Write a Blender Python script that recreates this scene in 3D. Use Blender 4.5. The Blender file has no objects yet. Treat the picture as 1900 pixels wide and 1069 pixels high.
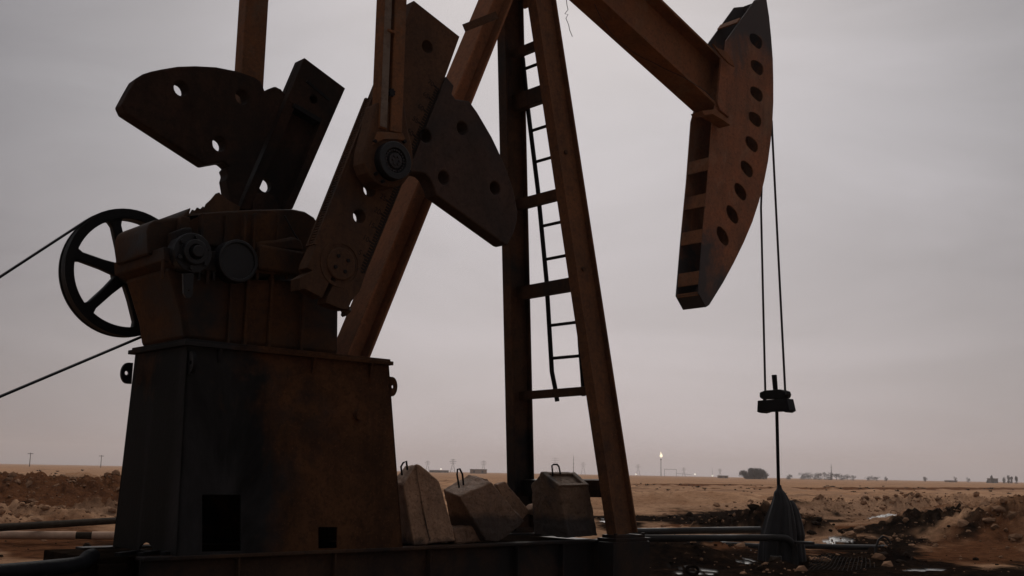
import bpy, bmesh, math, random
import numpy as np
from mathutils import Vector, Matrix
from mathutils.geometry import delaunay_2d_cdt

random.seed(7)
SC = bpy.context.scene
COL = SC.collection
R = math.radians

# ------------------------------------------------------------------ camera
H = 0.95
FPX, CX, CY = 2000.0, 950.0, 534.5
pitch, roll, head = R(9.73), R(1.05), R(47.8)
CAM = Vector((0, 0, H))
Fw = Vector((math.cos(head)*math.cos(pitch), math.sin(head)*math.cos(pitch), math.sin(pitch)))
R0 = Vector((math.sin(head), -math.cos(head), 0))
U0 = R0.cross(Fw)
Rt = R0*math.cos(roll) + U0*math.sin(roll)
Up = Rt.cross(Fw)
cd = bpy.data.cameras.new('camera'); cam = bpy.data.objects.new('camera', cd); COL.objects.link(cam)
cd.sensor_width = 36; cd.lens = FPX/1900*36; cd.clip_start = .05; cd.clip_end = 20000
M = Matrix((Rt, Up, -Fw)).transposed().to_4x4(); M.translation = CAM
cam.matrix_world = M
SC.camera = cam

def ray(x, y): return Fw + Rt*((x-CX)/FPX) - Up*((y-CY)/FPX)
def onY(x, y, Y): d = ray(x, y); return CAM + d*(Y/d.y)          # photo point on an upright plane along the pump
def onX(x, y, X): d = ray(x, y); return CAM + d*(X/d.x)
def onZ(x, y, Z=0.0): d = ray(x, y); return CAM + d*((Z-H)/d.z)  # photo point on a level plane
def at(px, D, z=0.0):                                            # D metres away in the direction of column px
    py = 877.5 + (px-950)*0.0184
    d = ray(px, py); d = Vector((d.x, d.y, 0)).normalized()
    return Vector((d.x*D, d.y*D, z))

# ------------------------------------------------------------------ object helpers
def tag(o, label=None, cat=None, group=None, kind=None):
    if label: o['label'] = label
    if cat: o['category'] = cat
    if group: o['group'] = group
    if kind: o['kind'] = kind
    return o
def empty(name, loc, label, cat, group=None):
    o = bpy.data.objects.new(name, None); COL.objects.link(o); o.location = loc; o.empty_display_size = .2
    return tag(o, label, cat, group)
def worldloc(o):
    v = Vector((0, 0, 0))
    while o is not None: v += o.location; o = o.parent
    return v

class MB:
    def __init__(s): s.v = []; s.f = []
    def add(s, vs, fs):
        n = len(s.v); s.v += [Vector(v) for v in vs]; s.f += [[i+n for i in f] for f in fs]; return s
    def hexa(s, p):      # 8 points: bottom ring 0-3, top ring 4-7
        return s.add(p, [(3,2,1,0),(4,5,6,7),(0,1,5,4),(1,2,6,5),(2,3,7,6),(3,0,4,7)])
    def box(s, x0, x1, y0, y1, z0, z1):
        return s.hexa([(x0,y0,z0),(x1,y0,z0),(x1,y1,z0),(x0,y1,z0),(x0,y0,z1),(x1,y0,z1),(x1,y1,z1),(x0,y1,z1)])
    def obox(s, c, ax, ay, az, hx, hy, hz):
        c = Vector(c); P = []
        for k in (-1, 1):
            for i, j in ((-1,-1),(1,-1),(1,1),(-1,1)): P.append(c + ax*i*hx + ay*j*hy + az*k*hz)
        return s.hexa(P)
    def bar(s, a, b, u, v, hu, hv):   # bar from a to b, section axes u,v
        a, b = Vector(a), Vector(b)
        P = [p + u*i*hu + v*j*hv for p in (a, b) for i, j in ((-1,-1),(1,-1),(1,1),(-1,1))]
        return s.hexa(P)
    def tube(s, pts, r, n=10, cap=True):
        pts = [Vector(p) for p in pts]; rings = []
        rr = r if isinstance(r, (list, tuple)) else [r]*len(pts)
        prev = None
        for i, p in enumerate(pts):
            t = (pts[min(i+1, len(pts)-1)] - pts[max(i-1, 0)]).normalized()
            if prev is None:
                u = t.orthogonal().normalized()
            else:
                u = (prev - t*prev.dot(t)).normalized()
            prev = u; w = t.cross(u)
            rings.append([p + (u*math.cos(2*math.pi*k/n) + w*math.sin(2*math.pi*k/n))*rr[i] for k in range(n)])
        vs = [q for ring in rings for q in ring]; fs = []
        for i in range(len(pts)-1):
            for k in range(n):
                k2 = (k+1) % n
                fs.append((i*n+k, i*n+k2, (i+1)*n+k2, (i+1)*n+k))
        if cap:
            fs.append(tuple(reversed(range(n)))); fs.append(tuple((len(pts)-1)*n+k for k in range(n)))
        return s.add(vs, fs)
    def cylY(s, x, z, y0, y1, r, n=32): return s.tube([(x,y0,z),(x,y1,z)], r, n)
    def ringY(s, x, z, y0, y1, ro, ri, n=48):
        vs = []; fs = []
        for k in range(n):
            a = 2*math.pi*k/n; c, q = math.cos(a), math.sin(a)
            vs += [(x+ro*c,y0,z+ro*q),(x+ro*c,y1,z+ro*q),(x+ri*c,y1,z+ri*q),(x+ri*c,y0,z+ri*q)]
        for k in range(n):
            a = 4*k; b = 4*((k+1) % n)
            for i in range(4):
                j = (i+1) % 4; fs.append((a+i, b+i, b+j, a+j))
        return s.add(vs, fs)
    def plate(s, outer, holes, fn):
        """outer/holes: 2-D rings; fn(u, v, side) gives the 3-D point of the front (0) or back (1) face"""
        pts = []; edges = []
        for ring in [outer]+holes:
            n0 = len(pts); pts += [Vector((p[0], p[1])) for p in ring]
            edges += [(n0+i, n0+(i+1) % len(ring)) for i in range(len(ring))]
        V, E_, F_, ov, oe, of = delaunay_2d_cdt(pts, edges, [], 0, 1e-6)
        def inside(p, ring):
            c = False; n = len(ring)
            for i in range(n):
                x0, y0 = ring[i][0], ring[i][1]; x1, y1 = ring[i-1][0], ring[i-1][1]
                if (y0 > p.y) != (y1 > p.y) and p.x < (x1-x0)*(p.y-y0)/(y1-y0)+x0: c = not c
            return c
        n = len(V); vs = [fn(p.x, p.y, 0) for p in V] + [fn(p.x, p.y, 1) for p in V]; fs = []
        for t in F_:
            c = sum((V[i] for i in t), Vector((0, 0)))/len(t)
            if inside(c, outer) and not any(inside(c, h) for h in holes):
                fs.append(tuple(t)); fs.append(tuple(i+n for i in reversed(t)))
        s.add(vs, fs)
        for ring in [outer]+holes:
            m = len(ring)
            s.add([fn(p[0], p[1], 0) for p in ring]+[fn(p[0], p[1], 1) for p in ring],
                  [(i, i+m, (i+1) % m+m, (i+1) % m) for i in range(m)])
        return s
    def plateY(s, outer, y0, y1, holes=()):     # upright plate, outline in (x,z)
        return s.plate(outer, list(holes), lambda u, v, k: Vector((u, y1 if k else y0, v)))
    def build(s, name, mat, parent=None, smooth=False, bevel=0.0, label=None, weld=True, seg=2):
        off = worldloc(parent) if parent else Vector((0, 0, 0))
        me = bpy.data.meshes.new(name)
        me.from_pydata([v-off for v in s.v], [], s.f)
        bm = bmesh.new(); bm.from_mesh(me)
        if weld: bmesh.ops.remove_doubles(bm, verts=bm.verts, dist=1e-5)
        bmesh.ops.recalc_face_normals(bm, faces=bm.faces)
        bm.to_mesh(me); bm.free()
        if smooth:
            me.shade_smooth(); me.set_sharp_from_angle(angle=R(40))
        o = bpy.data.objects.new(name, me); COL.objects.link(o)
        if mat: me.materials.append(mat)
        if parent: o.parent = parent
        if label: o['label'] = label
        if bevel:
            b = o.modifiers.new('bevel', 'BEVEL'); b.width = bevel; b.segments = seg; b.limit_method = 'ANGLE'; b.angle_limit = R(35)
        return o

def T(pts, Y):           # trace of photo points on the plane y = Y, as (x,z)
    out = []
    for p in pts:
        q = onY(p[0], p[1], Y); out.append((q.x, q.z))
    return out
def circ(x, z, r, n=16): return [(x+r*math.cos(2*math.pi*k/n), z+r*math.sin(2*math.pi*k/n)) for k in range(n)]
def hbeam(mb, a, b, side, depth, width, tf, tw):
    """H section from a to b: flanges apart by depth across the web, width along 'side'"""
    a, b = Vector(a), Vector(b); t = (b-a).normalized(); s = (Vector(side) - t*Vector(side).dot(t)).normalized(); d = t.cross(s)
    for k in (-1, 1):
        o = d*k*(depth/2-tf/2); mb.bar(a+o, b+o, s, d, width/2, tf/2)
    mb.bar(a, b, s, d, tw/2, depth/2-tf+.001)
    return mb

# ------------------------------------------------------------------ materials
def nt(name):
    m = bpy.data.materials.new(name); m.use_nodes = True; n = m.node_tree
    return m, n, n.nodes, n.links, n.nodes['Principled BSDF']
def noise(ns, ln, vec, scale, detail=5, rough=.6, dist=0.0):
    t = ns.new('ShaderNodeTexNoise'); t.inputs['Scale'].default_value = scale; t.inputs['Detail'].default_value = detail
    t.inputs['Roughness'].default_value = rough; t.inputs['Distortion'].default_value = dist
    ln.new(vec, t.inputs['Vector']); return t.outputs['Fac']
def ramp(ns, ln, fac, stops):
    r = ns.new('ShaderNodeValToRGB'); e = r.color_ramp.elements
    while len(e) < len(stops): e.new(.5)
    for i, (p, c) in enumerate(stops):
        e[i].position = p; e[i].color = (c, c, c, 1) if not isinstance(c, tuple) else (*c, 1)
    ln.new(fac, r.inputs['Fac']); return r.outputs['Color']
def mix(ns, ln, fac, a, b):
    m = ns.new('ShaderNodeMix'); m.data_type = 'RGBA'
    if isinstance(fac, float): m.inputs[0].default_value = fac
    else: ln.new(fac, m.inputs[0])
    for v, i in ((a, 6), (b, 7)):
        if isinstance(v, tuple): m.inputs[i].default_value = (*v, 1)
        else: ln.new(v, m.inputs[i])
    return m.outputs[2]
def mapping(ns, ln, scale=(1,1,1), which='Object'):
    tc = ns.new('ShaderNodeTexCoord'); mp = ns.new('ShaderNodeMapping'); mp.inputs['Scale'].default_value = scale
    ln.new(tc.outputs[which], mp.inputs['Vector']); return mp.outputs['Vector']
def bump(ns, ln, b, h, strength, dist):
    n = ns.new('ShaderNodeBump'); n.inputs['Strength'].default_value = strength; n.inputs['Distance'].default_value = dist
    ln.new(h, n.inputs['Height']); ln.new(n.outputs['Normal'], b.inputs['Normal'])

def rust(name, c1, c2, dark, oil=.5, oilcol=(.011,.011,.013), seedscale=1.0, orough=.5, dust=None, spec=.14, spill=None, ends=None, grey=None):
    """weathered steel: two rust tones in fine mottling, dark scale, big oil-soaked patches and downward streaks"""
    m, n, ns, ln, b = nt(name)
    v = mapping(ns, ln); vs = mapping(ns, ln, (2.6, 2.6, .6))
    f1 = noise(ns, ln, v, 3.1*seedscale, 8, .68, .4); f2 = noise(ns, ln, v, 26, 6, .7)
    c = mix(ns, ln, ramp(ns, ln, f1, [(.34, 0.0), (.66, 1.0)]), c1, c2)
    c = mix(ns, ln, ramp(ns, ln, f2, [(.48, 0.0), (.74, .75)]), c, dark)
    if dust:
        c = mix(ns, ln, ramp(ns, ln, noise(ns, ln, v, 1.7, 6, .7, .8), [(.52, 0.0), (.72, .6)]), c, dust)
    st = noise(ns, ln, vs, 1.3, 8, .7, .5)
    c = mix(ns, ln, ramp(ns, ln, st, [(.48, 0.0), (.70, .6)]), c, dark)
    o = noise(ns, ln, v, .95*seedscale, 5, .62, .5)
    mo = ramp(ns, ln, o, [(max(0, .82-oil*.6-.1), 0.0), (min(1, .82-oil*.6+.08), 1.0)])
    oc = oilcol
    # fine flakes of paler rust
    c = mix(ns, ln, ramp(ns, ln, noise(ns, ln, v, 55, 5, .75), [(.56, 0.0), (.72, .6)]), c, tuple(q*1.7 for q in c1))
    if ends:       # blackened towards both ends (object height), rust left in the middle
        sx = ns.new('ShaderNodeSeparateXYZ'); ln.new(mapping(ns, ln), sx.inputs[0])
        e1 = ns.new('ShaderNodeMath'); e1.operation = 'ADD'; e1.inputs[1].default_value = ends[0]; ln.new(sx.outputs['Z'], e1.inputs[0])
        e2 = ns.new('ShaderNodeMath'); e2.operation = 'ABSOLUTE'; ln.new(e1.outputs[0], e2.inputs[0])
        e3 = ns.new('ShaderNodeMath'); e3.operation = 'MULTIPLY_ADD'; e3.inputs[1].default_value = ends[1]; ln.new(e2.outputs[0], e3.inputs[0]); ln.new(o, e3.inputs[2])
        mo = ramp(ns, ln, e3.outputs[0], [(.86, 0.0), (1.02, .92)])
    if spill:      # oil ran down from the gearbox over the end nearest x = spill
        sx = ns.new('ShaderNodeSeparateXYZ'); ln.new(mapping(ns, ln), sx.inputs[0])
        k1 = ns.new('ShaderNodeMath'); k1.operation = 'MULTIPLY_ADD'; k1.inputs[1].default_value = -.24; k1.inputs[2].default_value = .24*spill; ln.new(sx.outputs['X'], k1.inputs[0])
        k2 = ns.new('ShaderNodeMath'); k2.operation = 'MULTIPLY_ADD'; k2.inputs[1].default_value = -.10; k2.inputs[2].default_value = .10; ln.new(sx.outputs['Z'], k2.inputs[0])
        k3 = ns.new('ShaderNodeMath'); k3.operation = 'ADD'; ln.new(k1.outputs[0], k3.inputs[0]); ln.new(k2.outputs[0], k3.inputs[1])
        k4 = ns.new('ShaderNodeMath'); k4.operation = 'ADD'; ln.new(k3.outputs[0], k4.inputs[0]); ln.new(o, k4.inputs[1])
        mo = ramp(ns, ln, k4.outputs[0], [(.43, 0.0), (.58, 1.0)])
        drip = noise(ns, ln, mapping(ns, ln, (8, 8, .3)), 1.0, 6, .7, .4)
        oc = mix(ns, ln, ramp(ns, ln, drip, [(.56, 0.0), (.72, .5)]), oilcol, (.032,.031,.033))
    if grey:       # dusty grey film dried on the oil of the broad side
        sy = ns.new('ShaderNodeSeparateXYZ'); ln.new(mapping(ns, ln), sy.inputs[0])
        g1 = ns.new('ShaderNodeMapRange'); ln.new(sy.outputs['Y'], g1.inputs[0]); g1.inputs[1].default_value = grey[0]; g1.inputs[2].default_value = grey[1]; g1.inputs[3].default_value = 0; g1.inputs[4].default_value = 1
        g2 = ns.new('ShaderNodeMath'); g2.operation = 'MULTIPLY'; ln.new(g1.outputs[0], g2.inputs[0])
        ln.new(ramp(ns, ln, noise(ns, ln, mapping(ns, ln, (1.6, 1.6, .7)), 1.5, 7, .68, .5), [(.36, .08), (.66, .95)]), g2.inputs[1])
        oc = mix(ns, ln, g2.outputs[0], oc, (.030,.029,.030))
    c = mix(ns, ln, mo, c, oc)
    ln.new(c, b.inputs['Base Color'])
    rg = mix(ns, ln, mo, (.82,.82,.82), (orough,)*3); ln.new(rg, b.inputs['Roughness'])
    b.inputs['Metallic'].default_value = 0.0
    b.inputs['Specular IOR Level'].default_value = spec
    bump(ns, ln, b, noise(ns, ln, v, 38, 7, .7), .45, .006)
    return m

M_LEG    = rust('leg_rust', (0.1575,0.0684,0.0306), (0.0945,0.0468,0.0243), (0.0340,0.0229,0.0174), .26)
M_LEG_SHADED   = rust('shaded_leg_rust', (0.0825,0.0392,0.0197), (0.0485,0.0273,0.0162), (.018,.012,.009), .42, oilcol=(.009,.008,.008))  # leg rust with the shade on far leg and cross bars put into its colour
M_BEAM   = rust('beam_rust', (0.1980,0.0828,0.0396), (0.1350,0.0684,0.0360), (0.0605,0.0330,0.0231), .18, dust=(0.2420,0.1705,0.1155))
M_HEAD   = rust('head_rust', (0.2538,0.1026,0.0540), (0.1728,0.0886,0.0540), (0.0630,0.0414,0.0313), .40, oilcol=(0.0446,0.0458,0.0499), orough=.65, dust=(.24,.165,.115), ends=(.45,.33))
M_BRACE  = rust('brace_rust', (0.2610,0.1062,0.0504), (0.1980,0.0945,0.0495), (0.0825,0.0469,0.0313), .1)
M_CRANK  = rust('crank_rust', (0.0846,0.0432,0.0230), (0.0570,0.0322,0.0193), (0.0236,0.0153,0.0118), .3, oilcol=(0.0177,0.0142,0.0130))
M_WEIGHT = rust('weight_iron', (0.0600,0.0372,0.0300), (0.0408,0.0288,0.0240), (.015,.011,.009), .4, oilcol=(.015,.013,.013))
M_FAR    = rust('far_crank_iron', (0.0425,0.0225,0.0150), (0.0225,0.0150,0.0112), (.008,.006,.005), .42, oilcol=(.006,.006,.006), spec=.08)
M_GEAR   = rust('gearbox_rust', (0.0800,0.0360,0.0136), (0.0464,0.0224,0.0104), (0.0165,0.0099,0.0066), .46, oilcol=(0.0099,0.0088,0.0088))
M_PED    = rust('pedestal_rust', (0.0924,0.0422,0.0194), (0.0396,0.0194,0.0106), (.018,.011,.007), .56, oilcol=(.0055,.0055,.0052), seedscale=1.1, orough=.6, spec=.05, spill=-1.2, grey=(-.30,-.47))
M_SKID   = rust('skid_rust', (0.0700,0.0378,0.0224), (0.0420,0.0252,0.0168), (0.0216,0.0162,0.0144), .5, oilcol=(0.0144,0.0126,0.0126), spec=.1)
M_PIT    = rust('pitman_rust', (0.1620,0.0702,0.0306), (0.1080,0.0540,0.0270), (0.0436,0.0294,0.0209), .22, dust=(0.1261,0.1199,0.0986))
M_STRIP  = rust('worn_grey_strip', (.13,.10,.078), (.16,.135,.115), (.06,.04,.028), .2)
M_BLACK  = rust('oily_black_steel', (.009,.008,.008), (.007,.006,.006), (.005,.005,.005), .7, orough=.5, oilcol=(.006,.006,.007), spec=.12)
M_PIN    = rust('greased_pin', (.012,.013,.015), (.009,.01,.012), (.006,.006,.007), .7, oilcol=(.008,.009,.011), orough=.4, spec=.25)
M_PIPE   = rust('oily_pipe', (.024,.021,.019), (.017,.015,.014), (.010,.009,.009), .5, orough=.42, oilcol=(.012,.011,.011), spec=.3)

def plain(name, col, rough=.8, var=.5, scale=8, bumpd=.01, bstr=.4, spec=.3):
    m, n, ns, ln, b = nt(name); v = mapping(ns, ln)
    f = noise(ns, ln, v, scale, 6, .65)
    d = tuple(x*(1-var) for x in col)
    ln.new(mix(ns, ln, ramp(ns, ln, f, [(.3, 0.0), (.7, 1.0)]), d, col), b.inputs['Base Color'])
    b.inputs['Roughness'].default_value = rough; b.inputs['Specular IOR Level'].default_value = spec
    bump(ns, ln, b, noise(ns, ln, v, scale*4, 5), bstr, bumpd)
    return m
M_ROPE = plain('wire_rope', (.02,.016,.016), .6)
M_CLOTH = plain('oily_tarpaulin', (.013,.012,.013), .62, .4, 5, .01)
M_PALEPIPE = plain('pale_pipe_coating', (.58,.40,.29), .8, .35, 6, spec=.05)
M_HOSE = plain('dark_rubber', (.012,.013,.016), .6, spec=.1)
M_DECK = plain('oily_dirt', (.022,.015,.011), 1, .6, 9, .02, spec=0.0)
M_GREYPIPE = plain('dusty_dark_pipe', (.05,.038,.028), .9, spec=.04)
M_MAT = plain('rusty_mesh_wire', (.03,.024,.02), 1, spec=.03)
M_WHITE = plain('white_plastic', (.62,.58,.56), .6, .2)
M_FARSTEEL = plain('distant_steel', (.07,.065,.065), .7, .2, 1)
M_FARWALL = plain('distant_walls', (.26,.17,.11), .9, .3, 1)
M_FARDARK = plain('distant_dark', (.03,.027,.026), .9, .3, 1)
M_SCRUB = plain('dry_scrub', (.085,.062,.038), .9, .5, 3)
M_TREE = plain('dusty_leaves', (.035,.038,.034), .9, .5, .4)
M_BARK = plain('bark', (.05,.04,.034), .9)
M_CLOD = plain('dirt_clods', (.36,.21,.125), 1, .6, 3, spec=.02)
M_CLODK = plain('oily_clods', (.028,.018,.012), 1, .6, 3, spec=.02)

def concrete(name, base, stainz, stain=(.04,.032,.028), oil=.3):
    m, n, ns, ln, b = nt(name); v = mapping(ns, ln); vs = mapping(ns, ln, (9, 9, .8))
    f = noise(ns, ln, v, 5, 8, .7, .3)
    c = mix(ns, ln, ramp(ns, ln, f, [(.3, 0.0), (.7, 1.0)]), tuple(x*.55 for x in base), base)
    c = mix(ns, ln, ramp(ns, ln, noise(ns, ln, v, 38, 5, .7), [(.54, 0.0), (.66, .8)]), c, tuple(x*.3 for x in base))
    c = mix(ns, ln, ramp(ns, ln, noise(ns, ln, vs, 1.2, 5), [(.5, 0.0), (.8, .45)]), c, stain)
    c = mix(ns, ln, ramp(ns, ln, noise(ns, ln, v, 2.6, 5, .6, .6), [(.72-oil*.5, 0.0), (.85-oil*.5, .85)]), c, stain)
    # oil level line: the foot of the block has soaked up oil
    sx = ns.new('ShaderNodeSeparateXYZ'); ln.new(v, sx.inputs[0])
    ma = ns.new('ShaderNodeMath'); ma.operation = 'MULTIPLY_ADD'; ln.new(f, ma.inputs[0]); ma.inputs[1].default_value = .16; ln.new(sx.outputs['Z'], ma.inputs[2])
    mr = ns.new('ShaderNodeMapRange'); mr.inputs[1].default_value = stainz+.06; mr.inputs[2].default_value = stainz+.12; mr.inputs[3].default_value = .85; mr.inputs[4].default_value = 0
    ln.new(ma.outputs[0], mr.inputs[0])
    c = mix(ns, ln, mr.outputs[0], c, stain)
    ln.new(c, b.inputs['Base Color']); b.inputs['Roughness'].default_value = .8; b.inputs['Specular IOR Level'].default_value = .3
    bump(ns, ln, b, noise(ns, ln, v, 24, 8, .78), .9, .03)
    return m
M_CONC_A = concrete('tan_concrete', (.44,.265,.165), .03, oil=.16)
M_CONC_B = concrete('stained_concrete', (.30,.18,.115), .2, oil=.24)
M_CONC_D = concrete('oily_concrete', (.22,.14,.09), .17, stain=(.045,.042,.042), oil=.42)

def lamp_mat(name, col, s):
    m, n, ns, ln, b = nt(name); b.inputs['Emission Color'].default_value = (*col, 1); b.inputs['Emission Strength'].default_value = s
    b.inputs['Base Color'].default_value = (*col, 1); return m
M_FLAME = lamp_mat('flame', (1, .86, .6), 1.6)
M_LAMP = lamp_mat('yard_light', (1, .9, .75), 1.3)

# ------------------------------------------------------------------ ground
rng = np.random.RandomState(3)
_tab = rng.rand(256, 256)
def vnoise(x, y):
    xi = np.floor(x).astype(int); yi = np.floor(y).astype(int); fx = x-xi; fy = y-yi
    fx = fx*fx*fx*(fx*(fx*6-15)+10); fy = fy*fy*fy*(fy*(fy*6-15)+10)
    g = lambda i, j: _tab[i & 255, j & 255]
    return (g(xi,yi)*(1-fx)+g(xi+1,yi)*fx)*(1-fy)+(g(xi,yi+1)*(1-fx)+g(xi+1,yi+1)*fx)*fy
def fbm(x, y, o=5, g=.5):
    s = 0; a = 1; t = 0
    for k in range(o):
        s = s+a*vnoise(x*2**k+17.3*k, y*2**k+9.1*k); t += a; a *= g
    return s/t
def sstep(a, b, x):
    t = np.clip((x-a)/(b-a), 0, 1); return t*t*(3-2*t)

MOUNDS = []   # x, y, radius across view, radius along view, height, roughness, oil
def mound(px, D, rw, rd, h, rough=.5, oil=0.0):
    p = at(px, D); MOUNDS.append((p.x, p.y, rw, rd, h, rough, oil))
mound(30, 27, 3.2, 2.0, .62, .6); mound(150, 25, 2.0, 1.8, .60, .6); mound(-120, 26, 3.5, 2.4, .7, .6); mound(215, 25, 1.6, 1.6, .5, .7); mound(300, 27, 2.5, 2, .5, .6)
mound(70, 19.5, 1.3, .8, .3, .9); mound(-30, 18.5, 1.3, .8, .28, .9); mound(180, 21, .9, .9, .33, .9)
mound(60, 36, 8, 2.5, .5, .4); mound(250, 36, 7, 2.5, .45, .4)
mound(1405, 18.5, .62, .6, .50, .9, .8); mound(1345, 19, .7, .55, .25, .9, .9); mound(1455, 18.8, .5, .5, .36, .9, .5); mound(1500, 18.6, .6, .5, .22, .9, .7)
mound(1270, 24, 2.3, .55, .09, .8, 1.0); mound(1210, 34, 2.3, 1.7, .42, .3); mound(1330, 35, 2.3, 1.7, .45, .3); mound(1130, 34, 2.2, 1.6, .4, .3)
mound(1250, 18, .75, .5, .13, .5, 0.2); mound(1790, 20, 1.7, 1.3, .47, .8); mound(1880, 19, 1.4, 1.2, .5, .8); mound(1990, 19, 1.6, 1.6, .55, .8); mound(1850, 26, 2.6, 1.6, .45, .7)
mound(1560, 28, 2.6, 1.5, .36, .8); mound(1680, 29, 2.2, 1.5, .42, .8); mound(1480, 30, 2.4, 1.6, .36, .6); mound(1770, 31, 2.5, 1.6, .46, .7)
mound(1640, 13.6, .33, .28, .19, .7, 1.0); mound(1590, 17, 1.0, .5, .13, .5, 0.0); mound(1330, 14.5, .9, .8, .12, .5, .3); mound(1240, 12.5, .8, .9, .22, .5, 1.0)
mound(1570, 13.2, .7, .4, .10, .5, .55); mound(1440, 11.6, .35, .3, .10, .6, .1)

C0 = np.array([0., 0.])
def pix(x, y, z=0.0):
    vx, vy, vz = x-CAM.x, y-CAM.y, z-CAM.z
    d = np.maximum(vx*Fw.x+vy*Fw.y+vz*Fw.z, .05)
    return CX+FPX*(vx*Rt.x+vy*Rt.y+vz*Rt.z)/d, CY-FPX*(vx*Up.x+vy*Up.y+vz*Up.z)/d
ca, sa = math.cos(head), math.sin(head)
def mask_skid(x, y):
    return sstep(.0, .9, np.maximum(np.maximum(2.2-x, x-8.0), np.maximum(6.2-y, y-8.1)))
def terrain(x, y):
    d = np.hypot(x, y)
    z = .07*(fbm(x*.35, y*.35, 4)-.5) + .05*(fbm(x*1.3+40, y*1.3, 5, .6)-.5)*sstep(3, 9, d)
    z = z + .016*(fbm(x*7+3, y*7, 3, .6)-.5)*(1-sstep(25, 60, d))
    u = x*sa-y*ca; w = x*ca+y*sa     # across / along the view
    for (mx, my, rw, rd, h, rg, oil) in MOUNDS:
        du = (u-(mx*sa-my*ca))/rw; dw = (w-(mx*ca+my*sa))/rd
        q = du*du+dw*dw
        near = q < 7
        if not near.any(): continue
        g = np.exp(-q[near]*1.1)
        xx, yy = x[near], y[near]
        nz = fbm(xx*1.6/max(.5, rw**.5)+mx, yy*1.6/max(.5, rw**.5)+my, 5, .62)
        lump = np.abs(fbm(xx*4.2+mx, yy*4.2+my, 3, .6)-.5)
        z[near] = np.maximum(z[near]*1, z[near]*.3 + h*(g*(1+rg*(nz-.5)*1.6) + rg*g*(.12-lump)*1.9))
    # scrubby hummocks further off
    far = sstep(24, 34, d)*(1-sstep(90, 160, d))
    z = z + far*.4*np.maximum(fbm(x*.42+5, y*.42+11, 4, .6)-.5, 0)*2
    k = mask_skid(x, y)
    z = z*k - (1-k)*.02
    z = z + sstep(120, 2500, d)*.3
    z = z - 2.0*sstep(2900, 3300, d)*0
    return z

STAIN = [  # photo column, row, half-width, half-height, amount   (oil on the soil)
 (1320, 961, 190, 6, 1.0), (1420, 975, 130, 14, .75), (1560, 992, 140, 7, .8), (1700, 1000, 160, 12, .9), (1640, 1018, 90, 22, 1.0),
 (1500, 1060, 140, 26, .85), (1700, 1066, 230, 17, .9), (1860, 985, 90, 6, .55), (1250, 1040, 130, 45, .7), (1330, 1066, 160, 16, .8), (1300, 1004, 160, 9, .6),
 (1880, 1060, 90, 14, .8), (1430, 1020, 110, 40, .55), (1150, 975, 60, 16, .85), (120, 1078, 320, 22, 1.0), (700, 1050, 520, 60, .9), (1800, 1010, 40, 12, .6)]
WET = [(1135, 968, 30, 6), (1565, 1012, 80, 2, .9), (1130, 1003, 26, 5), (1640, 972, 40, 2), (1270, 1062, 60, 6, .92), (1390, 1052, 40, 4), (1700, 1062, 70, 2.5)]
REDS = [(1270, 980, 60, 8), (1620, 985, 110, 10), (1400, 1035, 120, 22), (1800, 1030, 160, 22), (1280, 965, 30, 5), (80, 946, 230, 17, 1.25), (1850, 986, 140, 15, .7), (1560, 990, 200, 14, .75), (1710, 978, 170, 12, .6), (1690, 907, 330, 2.5), (1300, 900, 120, 2), (110, 1010, 160, 30), (1440, 1062, 40, 16), (1560, 1030, 60, 12)]
def masks(x, y):
    u, v = pix(x, y)
    n1 = fbm(x*1.1+2, y*1.1+8, 5, .62); n2 = fbm(x*3.7+20, y*3.7, 4, .62)
    out = []
    for L in (STAIN, REDS, WET):
        s = np.zeros_like(x)
        for e in L:
            q = ((u-e[0])/e[2])**2+((v-e[1])/e[3])**2
            a = e[4] if len(e) > 4 else 1.0
            s = np.maximum(s, a*np.exp(-q*.75))
        out.append(s)
    st, rd, we = out
    st = np.maximum(st, 1.05*np.exp(-(((x-9.0)/3.6)**2+((y-6.6)/2.2)**2)*.7)); st = np.maximum(st, np.exp(-(((x-4.2)/2.6)**2+((y-6.2)/1.9)**2)*.8))
    for (mx, my, rw, rd_, h, rg, oil) in MOUNDS:
        if oil:
            q = ((x-mx)**2+(y-my)**2)/max(rw, rd_)**2
            st = np.maximum(st, oil*np.exp(-q*.8))
    st = sstep(.30, .66, st*.95+(n1-.5)*1.0+(n2-.5)*.55)*np.clip(st*4, 0, 1)
    rd = sstep(.3, .7, rd+(n1-.5)*.9)*np.clip(rd*4, 0, 1)
    we = sstep(.70, .80, we*.9+(n2-.5)*1.5)*np.clip(we*3, 0, 1)
    return st, rd, we

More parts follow.
